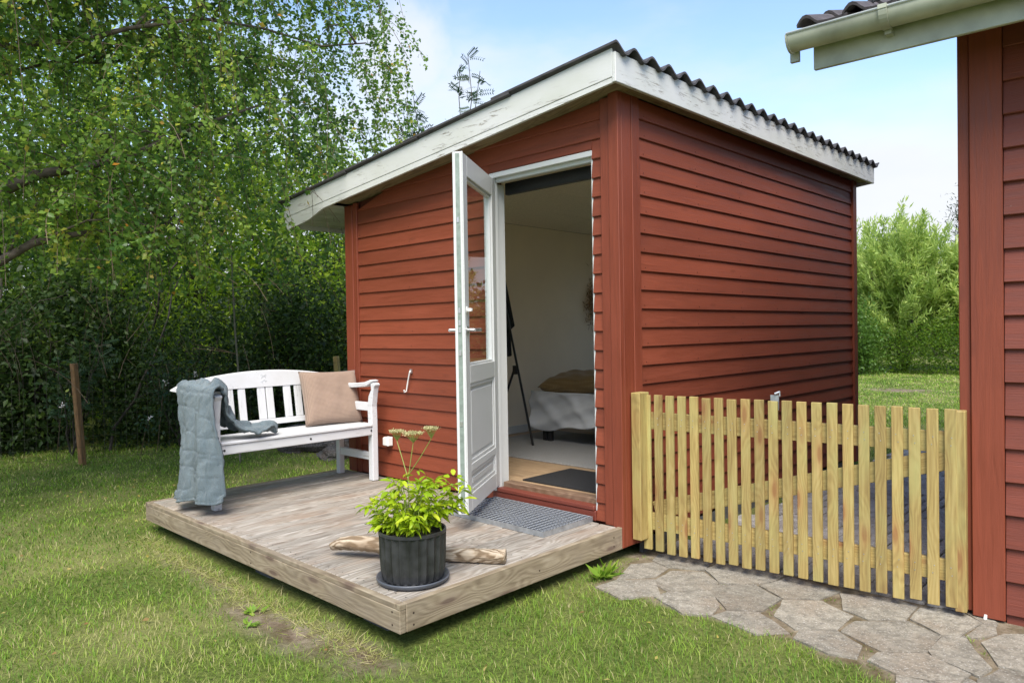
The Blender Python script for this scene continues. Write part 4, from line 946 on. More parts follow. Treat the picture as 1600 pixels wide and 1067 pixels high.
def driftwood():
    b = MB(); P = [Vector(p) for p in [(-.79, -1.435, .050), (-.74, -1.41, .066), (-.66, -1.37, .075), (-.57, -1.31, .068), (-.45, -1.22, .046), (-.30, -1.12, .038), (-.16, -1.03, .037), (-.06, -.965, .036), (-.025, -.942, .036)]]
    rad = [.020, .032, .038, .038, .036, .036, .036, .035, .034]; n = 18; vs = []; fs = []; pp_ = []
    for i in range(len(P) - 1):
        for k in range(7): t = k / 7; pp_.append((P[i].lerp(P[i + 1], t), rad[i] * (1 - t) + rad[i + 1] * t))
    pp_.append((P[-1], rad[-1]))
    for i, (p, r) in enumerate(pp_):
        d = (pp_[min(i + 1, len(pp_) - 1)][0] - pp_[max(i - 1, 0)][0]).normalized(); u = d.cross(Vector((0, 0, 1))).normalized(); v = u.cross(d)
        for k in range(n):
            a = 2 * math.pi * k / n; rr = r * (1 + .10 * math.sin(3 * a + i * .13) + .06 * math.sin(7 * a + i * .31) + random.uniform(-.07, .05)); q = p + u * rr * math.cos(a) + v * rr * math.sin(a); q.z = max(q.z, .002); vs.append(q)
    m = len(pp_)
    for i in range(m - 1):
        for k in range(n): fs.append((i * n + k, i * n + (k + 1) % n, (i + 1) * n + (k + 1) % n, (i + 1) * n + k))
    fs += [tuple(range(n))[::-1], tuple(range((m - 1) * n, m * n))]; b.add(vs, fs)
    dm = wood('bleached_driftwood', [(.3, (.20, .14, .085)), (.45, (.44, .35, .25)), (.7, (.62, .54, .43))], rough=.85, vary=0, knots=.9, bumpd=.008, blotch=(.22, .15, .09), figure=.9)
    me = b.mesh(dm, True); M = axes((.76, .49, 0), (0, 0, 1), P[0]); me.transform(M.inverted())
    return tag(link('driftwood_log', me, M), 'pale driftwood log lying on the deck behind the dark pot', 'driftwood')
driftwood()

# ================================================================== GATE
ga = math.atan2(.17, 1.56); GX = Vector((math.cos(ga), math.sin(ga), 0)); GN = Vector((math.sin(ga), -math.cos(ga), 0)); G0 = Vector((.08, .12, 0))
gate = thing('picket_gate', (.85, .2, -.15), 'new yellow pine picket gate between the shed and the house', 'gate')
pus = [-.010 + .0725 * i for i in range(22)]
for i, u in enumerate(pus):
    zt = .752 + random.uniform(-.004, .004); zb_ = -.150 + random.uniform(-.006, .006); wd = .0485 + random.uniform(-.0015, .0015)
    p = G0 + GX * (u + .0245); board('picket', (p.x, p.y, zb_), (p.x + random.uniform(-.002, .002), p.y, zt), wd, .018, M_PINE, gate, GN, .002)
def gp(u, z, off): p = G0 + GX * u - GN * off; return (p.x, p.y, z)
board('rail', gp(.02, .602, .0235), gp(1.555, .596, .0235), .098, .027, M_PINE, gate, GN, .002)
board('rail', gp(.02, .018, .0235), gp(1.555, .010, .0235), .098, .027, M_PINE, gate, GN, .002)
board('brace', gp(.05, .085, .0240), gp(1.53, .520, .0240), .095, .024, M_PINE, gate, GN, .002)
lt = MB(); p = gp(.74, .76, .035); lt.box((p[0] - .022, p[1] - .004, .70), (p[0] + .022, p[1] + .002, .778)); lt.tube([(p[0] + .004, p[1] - .010, .785), (p[0] + .026, p[1] + .0, .795)], .006, 8); lt.tube([(p[0] + .026, p[1], .772), (p[0] + .026, p[1], .80)], .004, 8)
lt.build('latch', M_GALV, gate)
nb = MB()
for u in pus:
    for z in (.03, -.005, .62, .585):
        q_ = G0 + GX * (u + .0235 + random.uniform(-.006, .006)) + GN * .0091; nb.tube([q_ + V(0, 0, z), q_ + GN * .0012 + V(0, 0, z)], .0024, 6)
nbo = nb.build('nails', M_GALV, gate); nbo['kind'] = 'stuff'
gpst = thing('gate_post', (.08, .1, -.1), 'thick pine post screwed to the red shed corner beside the gate', 'post')
aabox('post', (.040, .040, -.082), (.100, .140, .768), M_PINE, gpst, .004)
gp2 = thing('gate_post', (1.66, .33, -.18), 'slim pine post fixed to the red corner of the house', 'post')
board('post', (1.640, .318, -.165), (1.640, .318, .742), .045, .07, M_PINE, gp2, GN, .003)
for z in (.03, .60):
    b = MB(); b.tube([(1.58, .33, z - .04), (1.58, .33, z + .04)], .008, 10); b.box((1.30, .338, z - .012), (1.58, .342, z + .012)); b.build('hinge', M_GALV, gate)

# ================================================================== HOUSE
hs_ = thing('summer_house', (3.2, 2.4, -.2), 'corner of a red timber house with grey gutter and black tiles', 'house')
ha = R(3); HXv = Vector((math.cos(ha), math.sin(ha), 0)); HN = Vector((math.sin(ha), -math.cos(ha), 0)); H0 = Vector((1.656, .372, 0))
HM = axes(HXv, (0, 0, 1), H0)      # local x along front wall, y back, z up
def hbox(name, lo, hi, m, par=None, bv=.003):
    lo = Vector(lo); hi = Vector(hi); s = hi - lo; a = max(range(3), key=lambda i: s[i]); x = Vector((0, 0, 0)); x[a] = 1
    oth = [i for i in range(3) if i != a]; t = min(oth, key=lambda i: s[i]); z = Vector((0, 0, 0)); z[t] = 1; wd = [i for i in oth if i != t][0]
    c = (lo + hi) / 2; c[a] = lo[a]; return link(name, box_mesh(s[a], s[wd], s[t], bv, m), HM @ axes(x, z, c), par or hs_)
HPIT = .1467
hbox('wall', (.03, .004, -.145), (4.5, .10, 2.60), M_DKRED, None, 0); hbox('wall', (.02, .101, -.145), (.12, 7.0, 2.60), M_DKRED, None, 0)
hbox('plinth', (.05, .02, -.30), (4.5, .12, -.1455), M_CONC, None, .004); hbox('plinth', (.05, .121, -.30), (.15, 7, -.1455), M_CONC, None, .004)
def hp(x, y, z): return HM @ Vector((x, y, z))
for k in range(-1, 20):
    zb = 2.338 - HPIT * (k - 0); zb = .0 + (19 - k - 1) * HPIT - .155
    clap(hp(.147, 0, zb), hp(4.5, 0, zb), hp(.147, 0, zb + HPIT + .006), hp(4.5, 0, zb + HPIT + .006), HN, M_REDH, hs_, .028, .007)
    clap(hp(0, 7, zb), hp(0, .03, zb), hp(0, 7, zb + HPIT + .006), hp(0, .03, zb + HPIT + .006), -HXv, M_REDH, hs_, .028, .007)
hbox('corner_board', (-.028, -.018, -.17), (.018, .02, 2.50), M_REDT); hbox('corner_board', (.020, -.034, -.185), (.144, -.0045, 2.50), M_REDT); hbox('corner_board', (-.030, .022, -.17), (-.002, .14, 2.50), M_REDT)
# eaves
RS = math.tan(R(21))
hbox('fascia', (-.545, -.365, 2.322), (4.5, -.343, 2.500), M_GUT)
b = MB(); r0 = .062; cy_, cz_ = -.430, 2.470
vs = []; fs = []; n = 14
for x in (-.62, 4.5):
    for rr in (r0, r0 - .003):
        for k in range(n + 1):
            a = math.pi + math.pi * k / n; vs.append((x, cy_ + rr * math.cos(a), cz_ + rr * math.sin(a) * 1.05))
m1 = n + 1
for k in range(n): fs += [(k, k + 1, 2 * m1 + k + 1, 2 * m1 + k), (m1 + k, 3 * m1 + k, 3 * m1 + k + 1, m1 + k + 1)]
b.add(vs, fs); gme = b.mesh(M_GUT, True); gut = link('gutter', gme, HM, hs_)
b = MB(); b.tube([(-.625, cy_ - r0, cz_ + .003), (4.5, cy_ - r0, cz_ + .003)], .0065, 8); link('gutter_rim', b.mesh(M_GUTE, True), HM, gut)
b = MB(); ring = [(-.622, cy_ + (r0 + .004) * math.cos(math.pi + math.pi * k / n), cz_ + (r0 + .004) * math.sin(math.pi + math.pi * k / n) * 1.05) for k in range(n + 1)]; b.prism(ring, (-.008, 0, 0)); b.box((-.64, cy_ + .03, cz_ - .10), (-.60, cy_ + .05, cz_ - .05)); link('end_cap', b.mesh(M_GUT), HM, gut)
for x in (-.235, .9, 2.0):
    b = MB(); ring = [(x, cy_ + (r0 + .0035) * math.cos(math.pi + math.pi * k / n), cz_ + .004 + (r0 + .0035) * math.sin(math.pi + math.pi * k / n) * 1.05) for k in range(n + 1)]
    for i in range(n): b.prism([ring[i], ring[i + 1], (x, ring[i + 1][1] * 1.0 + (ring[i + 1][1] - cy_) * .09, cz_ + (ring[i + 1][2] - cz_) * 1.09), (x, ring[i][1] + (ring[i][1] - cy_) * .09, cz_ + (ring[i][2] - cz_) * 1.09)], (.034, 0, 0))
    b.box((x, cy_ - r0 - .012, cz_ - .004), (x + .034, cy_ - r0 + .012, cz_ + .014)); b.box((x + .004, cy_ + .02, cz_ - .085), (x + .03, -.366, cz_ - .06)); link('gutter_bracket', b.mesh(M_GUT), HM, gut)
def rz(y): return 2.505 + (y + .40) * RS
b = MB(); b.prism([(-.50, -.342, rz(-.342) - .03), (-.50, 4.0, rz(4.0) - .03), (-.50, 4.0, rz(4) - .012), (-.50, -.342, rz(-.342) - .012)], (5.0, 0, 0)); link('roof_deck', b.mesh(M_SOFL), HM, hs_)
b = MB(); b.prism([(-.552, -.342, rz(-.342) - .15), (-.552, 4.0, rz(4.0) - .15), (-.552, 4.0, rz(4) - .005), (-.552, -.342, rz(-.342) - .005)], (.022, 0, 0)); link('bargeboard', b.mesh(M_WHT), HM, hs_)
def tile_mesh():
    wv = .20; L = .36; prof = []; nn_ = 14
    for i in range(nn_ + 1):
        x = i / nn_ * (wv + .02)
        z = .034 * math.sin(math.pi * (x) / .085) if x < .085 else -.004 - .006 * math.sin(math.pi * (x - .085) / .135)
        prof.append((x, z))
    vs = []; fs = []
    for y, dz in ((0, .018), (L, .0)):
        for x, z in prof: vs += [(x, y, z + dz), (x, y, z + dz - .014)]
    m = (nn_ + 1) * 2
    for i in range(nn_):
        a = i * 2; fs += [(a, a + 2, m + a + 2, m + a), (a + 1, m + a + 1, m + a + 3, a + 3), (a, a + 1, a + 3, a + 2), (m + a, m + a + 2, m + a + 3, m + a + 1)]
    fs += [(0, m, m + 1, 1), (m - 2, m - 1, 2 * m - 1, 2 * m - 2)]
    b = MB(); b.add(vs, fs); me = b.mesh(M_TILE, False); return me
tm = tile_mesh()
for r in range(9):
    for c in range(20):
        y = -.42 + r * .32; x = -.60 + c * .20
        link('roof_tile', tm, HM @ Matrix.Translation((x, y, rz(y) + .012)) @ Matrix.Rotation(math.atan(RS), 4, 'X'), hs_)
b = MB(); b.tube([hp(-.33, -.2, rz(-.2) + .04), hp(-.33, -.2, rz(-.2) + .075)], .006, 6); b.tube([hp(-.36, -.2, rz(-.2) + .045), hp(-.30, -.2, rz(-.2) + .045)], .005, 6); b.build('tile_clip', M_BLACK, hs_)
b = MB(); b.tube([(1.728, .345, -.17), (1.722, .335, -.215), (1.715, .325, -.25)], .007, 8); tag(b.build('cable_stub', M_PLAST), 'white cable stub sticking out of the ground under the house corner', 'cable')

M_POSTW = wood('orange_brown_post', [(.3, (.16, .085, .035)), (.7, (.30, .17, .075))], vary=.05)
# ================================================================== LEFT FENCE
fe = thing('wire_fence', (-5.6, -.2, -.2), 'wire mesh fence on thin wooden posts before the dark undergrowth', 'fence')
FP = [Vector((-7.3, -3.5, -.2)), Vector((-6.11, -1.1, -.2)), Vector((-4.98, 1.36, -.2)), Vector((-3.9, 3.8, -.2))]
for i, p in enumerate(FP): board('post', p - V(0, 0, .1), p + V(-.06, -.05, 1.07), .058, .058, M_POSTW if i != 2 else M_PINE, fe, (1, .4, 0), .006)
wm = MB()
for a, b_ in zip(FP, FP[1:]):
    off = Vector((.04, -.018, 0))
    for k in range(9): z = .08 + k * .115; wm.tube([a + off + V(0, 0, z), a.lerp(b_, .5) + off + V(0, 0, z - .01), b_ + off + V(0, 0, z)], .0014, 3, False)
    for k in range(26): p = a.lerp(b_, k / 26) + off; wm.tube([p + V(0, 0, .08), p + V(0, 0, 1.0)], .0011, 3, False)
wo = wm.build('wire_mesh', plain('dull_wire', (.09, .085, .075), .6, .6), fe); wo['kind'] = 'stuff'
b = MB(); b.tube([(-4.86, .02, .75), (-4.83, -.02, 1.2), (-4.78, -.06, 1.72), (-4.7, -.1, 2.4)], [.010, .009, .008, .006], 6); b.tube([(-4.95, .06, -.2), (-4.86, .02, .75)], .010, 6)
tag(b.build('bamboo_cane', plain('grey_cane', (.16, .15, .12), .7)), 'thin grey cane rising behind the white bench', 'cane')
# rubble
def rock(c, r, label, seed):
    rr = random.Random(seed); bm = bmesh.new(); bmesh.ops.create_icosphere(bm, subdivisions=3, radius=1)
    ph = [rr.uniform(0, 6) for _ in range(6)]
    for v in bm.verts:
        q = v.co.copy(); k = 1 + .16 * math.sin(3 * q.x + ph[0]) * math.sin(3.3 * q.y + ph[1]) + .10 * math.sin(7 * q.z + ph[2] + 4 * q.x) + .05 * math.sin(13 * q.y + ph[3] + 9 * q.z)
        v.co = Vector((q.x * r[0] * k, q.y * r[1] * k, q.z * r[2] * k))
    me = bpy.data.meshes.new('rock'); bm.to_mesh(me); bm.free(); me.materials.append(M_ROCK)
    tag(link('rock', me, Matrix.Translation(c)), label, 'rock', 'rocks piled by the rear corner of the deck')
rock((-5.15, .95, -.12), (.36, .30, .20), 'largest dark rock behind the white bench', 1); rock((-4.70, 1.2, -.14), (.28, .26, .17), 'middle dark rock beside the largest rock behind the bench', 2)
rock((-4.35, .85, -.17), (.24, .18, .09), 'low flat rock nearest the shed corner behind the bench', 3)

# ================================================================== GRASS
def grass():
    n = 420000; yaw = rng.uniform(-.768 - .80, -.768 + .80, n); u = rng.random(n)
    e = .62; r = (1.7 ** e + u * (24 ** e - 1.7 ** e)) ** (1 / e)
    x = Cc[0] + r * np.sin(yaw); y = Cc[1] + r * np.cos(yaw)
    keep = ~((x > -2.80) & (x < .01) & (y > -1.59) & (y < .0)); keep &= ~((x > -2.75) & (x < .06) & (y > -.02) & (y < 3.8))
    keep &= ~((x > .02) & (x < 1.66) & (y > .16) & (y < 6.8)) & ~((x > 1.60) & (y > .30) & (y < 8)) & (x < 6)
    gap = rng.random(n) < .30
    inst = np.zeros(n, bool); 
    for p in FLAGS:
        c = p.mean(0); inst |= in_poly(x, y, c + (p - c) * 1.02)
    hull = HULL
    inh = in_poly(x, y, hull); nn = vnoise(x, y, 6)
    keep &= ~inst & ~(inh & (nn < .38))
    s = soil(x, y); s = np.where(inh, .2, s); keep &= rng.random(n) > np.clip(s * 1.15, 0, .97)
    keep &= ~((x < -2.8) & (x < -7.6)) 
    x, y, r = x[keep], y[keep], r[keep]; m = len(x)
    patch = vnoise(x, y, 1.7) * .5 + vnoise(x, y, 5.5) * .5
    z = gz(x, y) - .004; wd = .0025 * np.maximum(1, r / 3.0) * rng.uniform(.7, 1.3, m); hgt = rng.uniform(.013, .038, m) * (0.7 + .75 * vnoise(x + 9, y, 3.0)) * np.where(r > 9, 1.15, 1)
    inh = in_poly(x, y, hull); hgt = np.where(inh, hgt * .6, hgt)
    a = rng.uniform(0, 2 * math.pi, m); bend = rng.uniform(.2, 1.5, m) * hgt; d = np.stack([np.cos(a), np.sin(a), 0 * a], 1); s_ = np.stack([-np.sin(a + rng.normal(size=m) * .5), np.cos(a), 0 * a], 1)
    P = np.stack([x, y, z], 1); up = np.array([0, 0, 1.0])
    v0 = P - s_ * wd[:, None] * .5; v1 = P + s_ * wd[:, None] * .5; mid = P + d * bend[:, None] * .3 + up * hgt[:, None] * .55
    v2 = mid - s_ * wd[:, None] * .42; v3 = mid + s_ * wd[:, None] * .42; v4 = P + d * bend[:, None] + up * (hgt * .95)[:, None]
    v = np.stack([v0, v1, v2, v3, v4], 1).reshape(-1, 3); t = np.array([[0, 1, 3], [0, 3, 2], [2, 3, 4]])[None] + (np.arange(m) * 5)[:, None, None]
    dry = rng.random(m); tint = np.clip(.12 + .5 * rng.random(m) + (patch - .5) * .75, 0, .74)
    tint = np.where(dry < .13 + .40 * np.clip((patch - .52) * 3, 0, 1), rng.uniform(.75, 1, m), tint)
    return v, t.reshape(-1, 3), np.repeat(tint, 5)
v, t, c = grass(); g = tag(link('grass', tri_mesh(v, t, c, M_GRASS)), 'short green lawn around the deck and the stone path', 'grass', kind='stuff')
# weeds / dead grass wisps by the deck edge
def wisps():
    n = 2600; x = rng.uniform(-2.7, .0, n); y = -1.66 - np.abs(rng.normal(size=n)) * .07; P = np.stack([x, y, gz(x, y)], 1)
    D = rng.normal(size=(n, 3)) * [1, 1, .3] + [0, 0, .35]; return leaf_arrays(P, D, rng.normal(size=(n, 3)), rng.uniform(.03, .09, n), np.full(n, .003), .1, rng.uniform(.7, 1, n))
tag(foliage_obj('dead_grass', wisps(), M_GRASS), 'dry straw coloured wisps along the worn deck edge', 'dead grass', kind='stuff')
def litter():
    n = 150; x = rng.uniform(-5.5, 1.2, n); y = rng.uniform(-3.2, -.3, n); k_ = ~((x > -2.9) & (x < .1) & (y > -1.66)); x, y = x[k_], y[k_]; n = len(x)
    P = np.stack([x, y, gz(x, y) + .022], 1); return leaf_arrays(P, rng.normal(size=(n, 3)) * [1, 1, .2], rng.normal(size=(n, 3)) * .4 + [0, 0, 1], rng.uniform(.018, .034, n), rng.uniform(.012, .022, n), .15, rng.random(n))
tag(foliage_obj('fallen_leaves', litter(), foliage('fallen_birch_leaves', [(0, (.35, .28, .06)), (.6, (.45, .38, .14)), (1, (.22, .12, .05))], .3)), 'small yellow fallen birch leaves scattered over the lawn', 'leaves', kind='stuff')
def weed(c, n, s, label):
    P = np.repeat(np.array([c]), n, 0) + rng.normal(size=(n, 3)) * [.02, .02, .0]; D = rng.normal(size=(n, 3)) * [1, 1, .2] + [0, 0, .55]
    tag(foliage_obj('weed', leaf_arrays(P, D, np.tile([0, 0, 1.0], (n, 1)) + rng.normal(size=(n, 3)) * .2, rng.uniform(.6, 1.2, n) * s, rng.uniform(.3, .5, n) * s, .1, rng.uniform(.2, .6, n)), M_POTL if False else M_GRASS), label, 'weed')
def gzf(x, y): return float(gz(np.array([x]), np.array([y]))[0])
for (x, y, n, s, lb) in ((-.92, -1.80, 10, .055, 'three leaved green weed on bare soil by the deck edge'), (-.78, -1.90, 12, .05, 'pale green weed rosette in front of the deck edge'), (.10, -.33, 26, .11, 'tuft of broad grass at the foot of the deck near the path')):
    weed((x, y, gzf(x, y) + .005), n, s, lb)

# ================================================================== TREES
def branch_pts(a, b, sag=0.0, n=10, wob=.03):
    a = Vector(a); b = Vector(b); L = (b - a).length; pts = []
    for i in range(n + 1):
        t = i / n; p = a.lerp(b, t); p.z += sag * 4 * t * (1 - t); p += Vector((random.gauss(0, wob), random.gauss(0, wob), random.gauss(0, wob * .6))) * L * .12 * (1 if 0 < i < n else 0); pts.append(p)
    return pts
def birch():
    root = thing('birch_tree', (-4.7, -3.6, -.2), 'drooping birch tree with small toothed leaves hanging over the left of the deck', 'tree')
    tr = MB(); T0 = Vector((-4.7, -3.6, -.25)); T1 = Vector((-4.55, -3.35, 6.5)); tp = branch_pts(T0, T1, 0, 14, .02); tr.tube(tp, [.17 * (1 - .075 * i * .9) for i in range(15)], 12); tr.build('trunk', M_BBARK, root, True)
    bb = MB(); hang = []
    C1 = np.array([-4.35, -1.0, 3.9]); R1 = np.array([2.15, 2.72, 3.4])
    def limb(pts, r0, r1, sub=True):
        ins = [p for p in pts if p.x < -4.2 or np.linalg.norm((np.array(p) - C1) / R1) < .97]; pts = ins if len(ins) > 3 else pts[:4]
        m = len(pts); bb.tube(pts, [r0 + (r1 - r0) * i / (m - 1) for i in range(m)], 8)
        return pts
    limbs = [([(-4.62, -3.5, 1.5), (-4.25, -2.9, 1.95), (-3.82, -2.22, 2.20), (-3.75, -2.0, 2.34), (-3.66, -1.72, 2.42), (-3.53, -1.38, 2.56), (-3.35, -.9, 2.85), (-3.2, -.4, 3.1)], .062, .006),
             ([(-4.62, -3.5, 1.05), (-4.3, -2.9, 1.4), (-3.89, -2.22, 1.70), (-3.83, -2.03, 1.84), (-3.75, -1.85, 1.90), (-3.71, -1.63, 1.95), (-3.72, -1.2, 1.98), (-3.8, -.8, 2.2)], .045, .006)]
    for i in range(15):
        z0 = random.uniform(2.6, 6.2); az = random.uniform(-.35, 1.75); L = random.uniform(2.6, 5.0); d = Vector((math.cos(az) * .62 + .05, abs(math.sin(az)) * 1.0 + .1, 0)).normalized()
        a = Vector((-4.6, -3.45, z0)); b_ = a + d * L + Vector((0, 0, random.uniform(.4, 1.4))); limbs.append((branch_pts(a, b_, .35, 9, .25), random.uniform(.016, .032), .006))
    for L in limbs:
        pts = limb([Vector(p) for p in L[0]], L[1], L[2]); m = len(pts)
        for k in range(9):
            t = random.uniform(.3, 1); i = min(m - 2, int(t * (m - 1))); p = pts[i].lerp(pts[i + 1], t * (m - 1) - i); e = p + Vector((random.gauss(.1, .45), random.gauss(.25, .5), random.uniform(-.1, .55)))
            if np.linalg.norm((np.array(e) - C1) / R1) > .93: continue
            s = branch_pts(p, e, .1, 5, .15); bb.tube(s, [.012, .010, .008, .007, .005, .004], 5); hang += [s[j] for j in (2, 3, 4, 5)]
    bb.build('branch', M_BBARK, root, True)
    # hanging strands
    P, D, SB = [], [], []; tw = MB(); hang = hang + [h + Vector((random.gauss(0, .3), random.gauss(0, .3), random.gauss(0, .2))) for h in hang for _ in range(2)]
    C1 = np.array([-4.35, -1.0, 3.9]); R1 = np.array([2.15, 2.72, 3.4])
    extra = []
    while len(extra) < 1750:
        q = rng.uniform(-1, 1, 3); 
        if .15 < np.linalg.norm(q) < 1: extra.append(Vector(C1 + q * R1))
    for h in hang + extra:
        if np.linalg.norm((np.array(h) - C1) / R1) > .93: continue
        L = random.uniform(.25, .95); wild = random.random() < .45; d = Vector((random.gauss(.06, .7 if wild else .2), random.gauss(.10, .7 if wild else .2), -1 if not wild else random.uniform(-1, .2))).normalized(); gv = random.uniform(.0, .5); sw = random.uniform(0, 6.28); n = int(L / .0135); pr = None; sb = random.gauss(0, .17)
        if h.z < 2.2: L *= .6; n = int(L / .0135)
        pts = []
        for k in range(n + 1):
            s = k / n * L; p = h + d * s + Vector((math.cos(sw) * .14, math.sin(sw) * .14, .10)) * math.sin(min(1, s / .5) * math.pi * .5) - Vector((0, 0, gv * s * s))
            if k % 8 == 0: pts.append(p)
            P.append(p); SB.append(sb); D.append((random.gauss(0, .9), random.gauss(0, .9), random.uniform(-1.4, .3)))
        if len(pts) > 1: tw.tube(pts, .0022, 3, False)
    P = np.array(P) + rng.normal(size=(len(P), 3)) * .020; D = np.array(D); SB = np.array(SB)
    # the crown's real outline: thins towards its right and lower rim
    q = (P - C1) / R1; rr = np.linalg.norm(q, axis=1) + .22 * (vnoise(P[:, 0] * 2 + P[:, 2], P[:, 1] * 2 + P[:, 2] * 1.3, 1.2) - .5)
    keep = (rr < 1.02) & (P[:, 2] > 1.45 + .25 * vnoise(P[:, 0], P[:, 1], 2.5)); keep &= ~((P[:, 0] > -3.5) & (P[:, 1] > -.3) & (P[:, 1] < 4) & (P[:, 2] < 2.42 + .1035 * (P[:, 0] + 3.5)))
    P, D, SB = P[keep], D[keep], SB[keep]; n = len(P); Ll = rng.uniform(.026, .056, n)
    Nn = rng.normal(size=(n, 3)) + [.2, -.2, .5]
    cl = vnoise(P[:, 0] + P[:, 2], P[:, 1] - P[:, 2], 2.2)
    tint = np.clip(rng.random(n) * .5 + cl * .5 - .04 + SB, 0, .93); tint = np.where(rng.random(n) < .012, rng.uniform(.94, 1, n), tint)
    print('birch leaves', n)
    foliage_obj('crown', leaf_arrays(P, D, Nn, Ll, Ll * rng.uniform(.65, .85, n), .12, tint), M_BIRCH, root)
    o = tw.build('twigs', M_TWIG, root); o['kind'] = 'stuff'
birch()
def shrub(name, c, rad, n, ll, m, label, cat_, group=None, stems=9, asp=.55, clumps=70, spread=.2, droop=.2, tb=0, stem_r=.02, shell=.45, base_z=-.2):
    root = thing(name, (c[0], c[1], base_z), label, cat_, group)
    foliage_obj('foliage', leafblob(c, rad, n, ll, asp, clumps, spread, droop, shell, tb), m, root)
    b = MB()
    for i in range(stems):
        a = random.uniform(0, 6.28); p0 = Vector((c[0] + math.cos(a) * rad[0] * .3 * random.random(), c[1] + math.sin(a) * rad[1] * .3 * random.random(), base_z - .05))
        p1 = Vector((c[0] + math.cos(a) * rad[0] * random.uniform(.2, .8), c[1] + math.sin(a) * rad[1] * random.uniform(.2, .8), c[2] + rad[2] * random.uniform(.1, .75)))
        pts = branch_pts(p0, p1, .05, 8, .35); r = stem_r * random.uniform(.5, 1.3); b.tube(pts, [r * (1 - .09 * k) for k in range(9)], 6)
        for _ in range(5):
            k = random.randint(2, 7); e = pts[k] + Vector((random.gauss(0, .3) * rad[0], random.gauss(0, .3) * rad[1], random.uniform(-.1, .5))); b.tube(branch_pts(pts[k], e, .05, 4, .3), [r * .4, r * .35, r * .3, r * .22, r * .15], 4)
    b.build('stem', M_BARK, root, True); return root
GH = 'shrubs of the dark undergrowth behind the fence'
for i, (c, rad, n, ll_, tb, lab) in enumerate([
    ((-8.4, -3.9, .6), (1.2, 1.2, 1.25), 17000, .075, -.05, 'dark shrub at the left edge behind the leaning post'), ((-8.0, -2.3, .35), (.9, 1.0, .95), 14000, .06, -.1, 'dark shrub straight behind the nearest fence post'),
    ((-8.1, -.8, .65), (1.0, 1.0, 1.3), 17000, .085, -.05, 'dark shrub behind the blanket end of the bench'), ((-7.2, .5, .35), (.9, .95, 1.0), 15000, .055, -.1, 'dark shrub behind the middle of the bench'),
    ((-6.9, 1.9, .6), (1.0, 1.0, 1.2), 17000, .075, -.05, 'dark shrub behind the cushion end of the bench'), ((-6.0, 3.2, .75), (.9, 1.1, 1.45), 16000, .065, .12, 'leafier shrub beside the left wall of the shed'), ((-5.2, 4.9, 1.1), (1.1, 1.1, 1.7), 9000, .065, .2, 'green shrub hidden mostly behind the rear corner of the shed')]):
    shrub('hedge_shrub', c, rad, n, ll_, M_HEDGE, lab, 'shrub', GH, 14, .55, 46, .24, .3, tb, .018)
GB = 'taller trees of the wood behind the undergrowth'
for i, (c, rad, n, lab) in enumerate([
    ((-11.2, -4.6, 4.1), (2.1, 2.2, 4.1), 36000, 'broadleaf tree of the wood farthest left'), ((-11.0, -1.6, 4.0), (2.1, 2.1, 4.1), 36000, 'broadleaf tree of the wood left of the thin stems'),
    ((-10.2, 1.2, 3.0), (1.9, 1.9, 3.1), 28000, 'broadleaf tree of the wood with sunlit leaves behind the bench'), ((-9.2, 3.7, 2.3), (1.7, 1.7, 2.3), 20000, 'lower sunlit broadleaf tree behind the cushion end of the bench'),
    ((-8.2, 6.0, 1.9), (1.7, 1.7, 1.9), 9000, 'low sunlit tree beside the rear of the shed')]):
    shrub('woodland_tree', c, rad, n, .098, M_BACK, lab, 'tree', GB, 9, .55, 90, .2, .25, [-.12, -.05, .1, .15, .1][i], .05)
def rowan(c, hgt, n, label, spread=.35, tops=False, stemr=.012):
    root = thing('rowan_sapling', (c[0], c[1], -.2), label, 'sapling', None); b = MB(); parts = []
    for i in range(n):
        a = random.uniform(0, 6.28); p0 = Vector((c[0], c[1], -.22)); p1 = Vector((c[0] + math.cos(a) * spread * random.random() * 1.3, c[1] + math.sin(a) * spread * random.random() * 1.3, hgt * random.uniform(.8, 1.05)))
        pts = branch_pts(p0, p1, 0, 9, .12); b.tube(pts, [stemr * (1 - .085 * k) for k in range(10)], 5)
        for k in range(4 if not tops else 5, 10):
            for _ in range(9 if tops else 4):
                aa = random.uniform(0, 6.28); D = np.array([math.cos(aa), math.sin(aa), random.uniform(-.5, .9)]); P = np.array(pts[k].lerp(pts[k - 1], random.random())) + rng.normal(size=3) * .012
                parts.append(pinnate(P, D, np.array([0, 0, 1.0]) + rng.normal(size=3) * (1.0 if tops else .4), random.uniform(.13, .2), 7, .062 if tops else .045, random.random(), .9 if tops else .35))
    b.build('stem', M_BARK, root); foliage_obj('foliage', parts, M_ROWAN, root)
rowan((-6.9, -1.0), 1.15, 4, 'rowan sapling with feathery leaves between the fence post and the bench', .45)
rowan((-6.6, .1), 1.0, 4, 'rowan sapling with feathery leaves behind the blanket', .4)
rowan((-5.5, 4.05), 5.15, 4, 'slender rowan whose tips rise above the middle of the shed roof', .22, True, .02)
rowan((-6.1, 3.36), 4.45, 4, 'slender rowan whose tips rise above the roof beside the birch', .16, True, .02)
rowan((-5.2, 4.4), 4.45, 2, 'small rowan barely topping the shed roof', .15, True, .02)
b = MB()
for p0, p1, r in (((-8.2, .0, -.2), (-7.3, .3, 2.4), .03), ((-7.9, -2.0, -.2), (-7.9, -1.3, 2.6), .025), ((-8.4, -3.0, -.2), (-7.8, -2.5, 2.8), .022), ((-6.9, -.6, -.2), (-7.2, .6, 2.2), .02)):
    b.tube(branch_pts(p0, p1, 0, 9, .15), [r * (1 - .07 * k) for k in range(10)], 6)
tag(b.build('bare_saplings', M_BARK), 'thin dark bare stems in the undergrowth', 'undergrowth', kind='stuff')
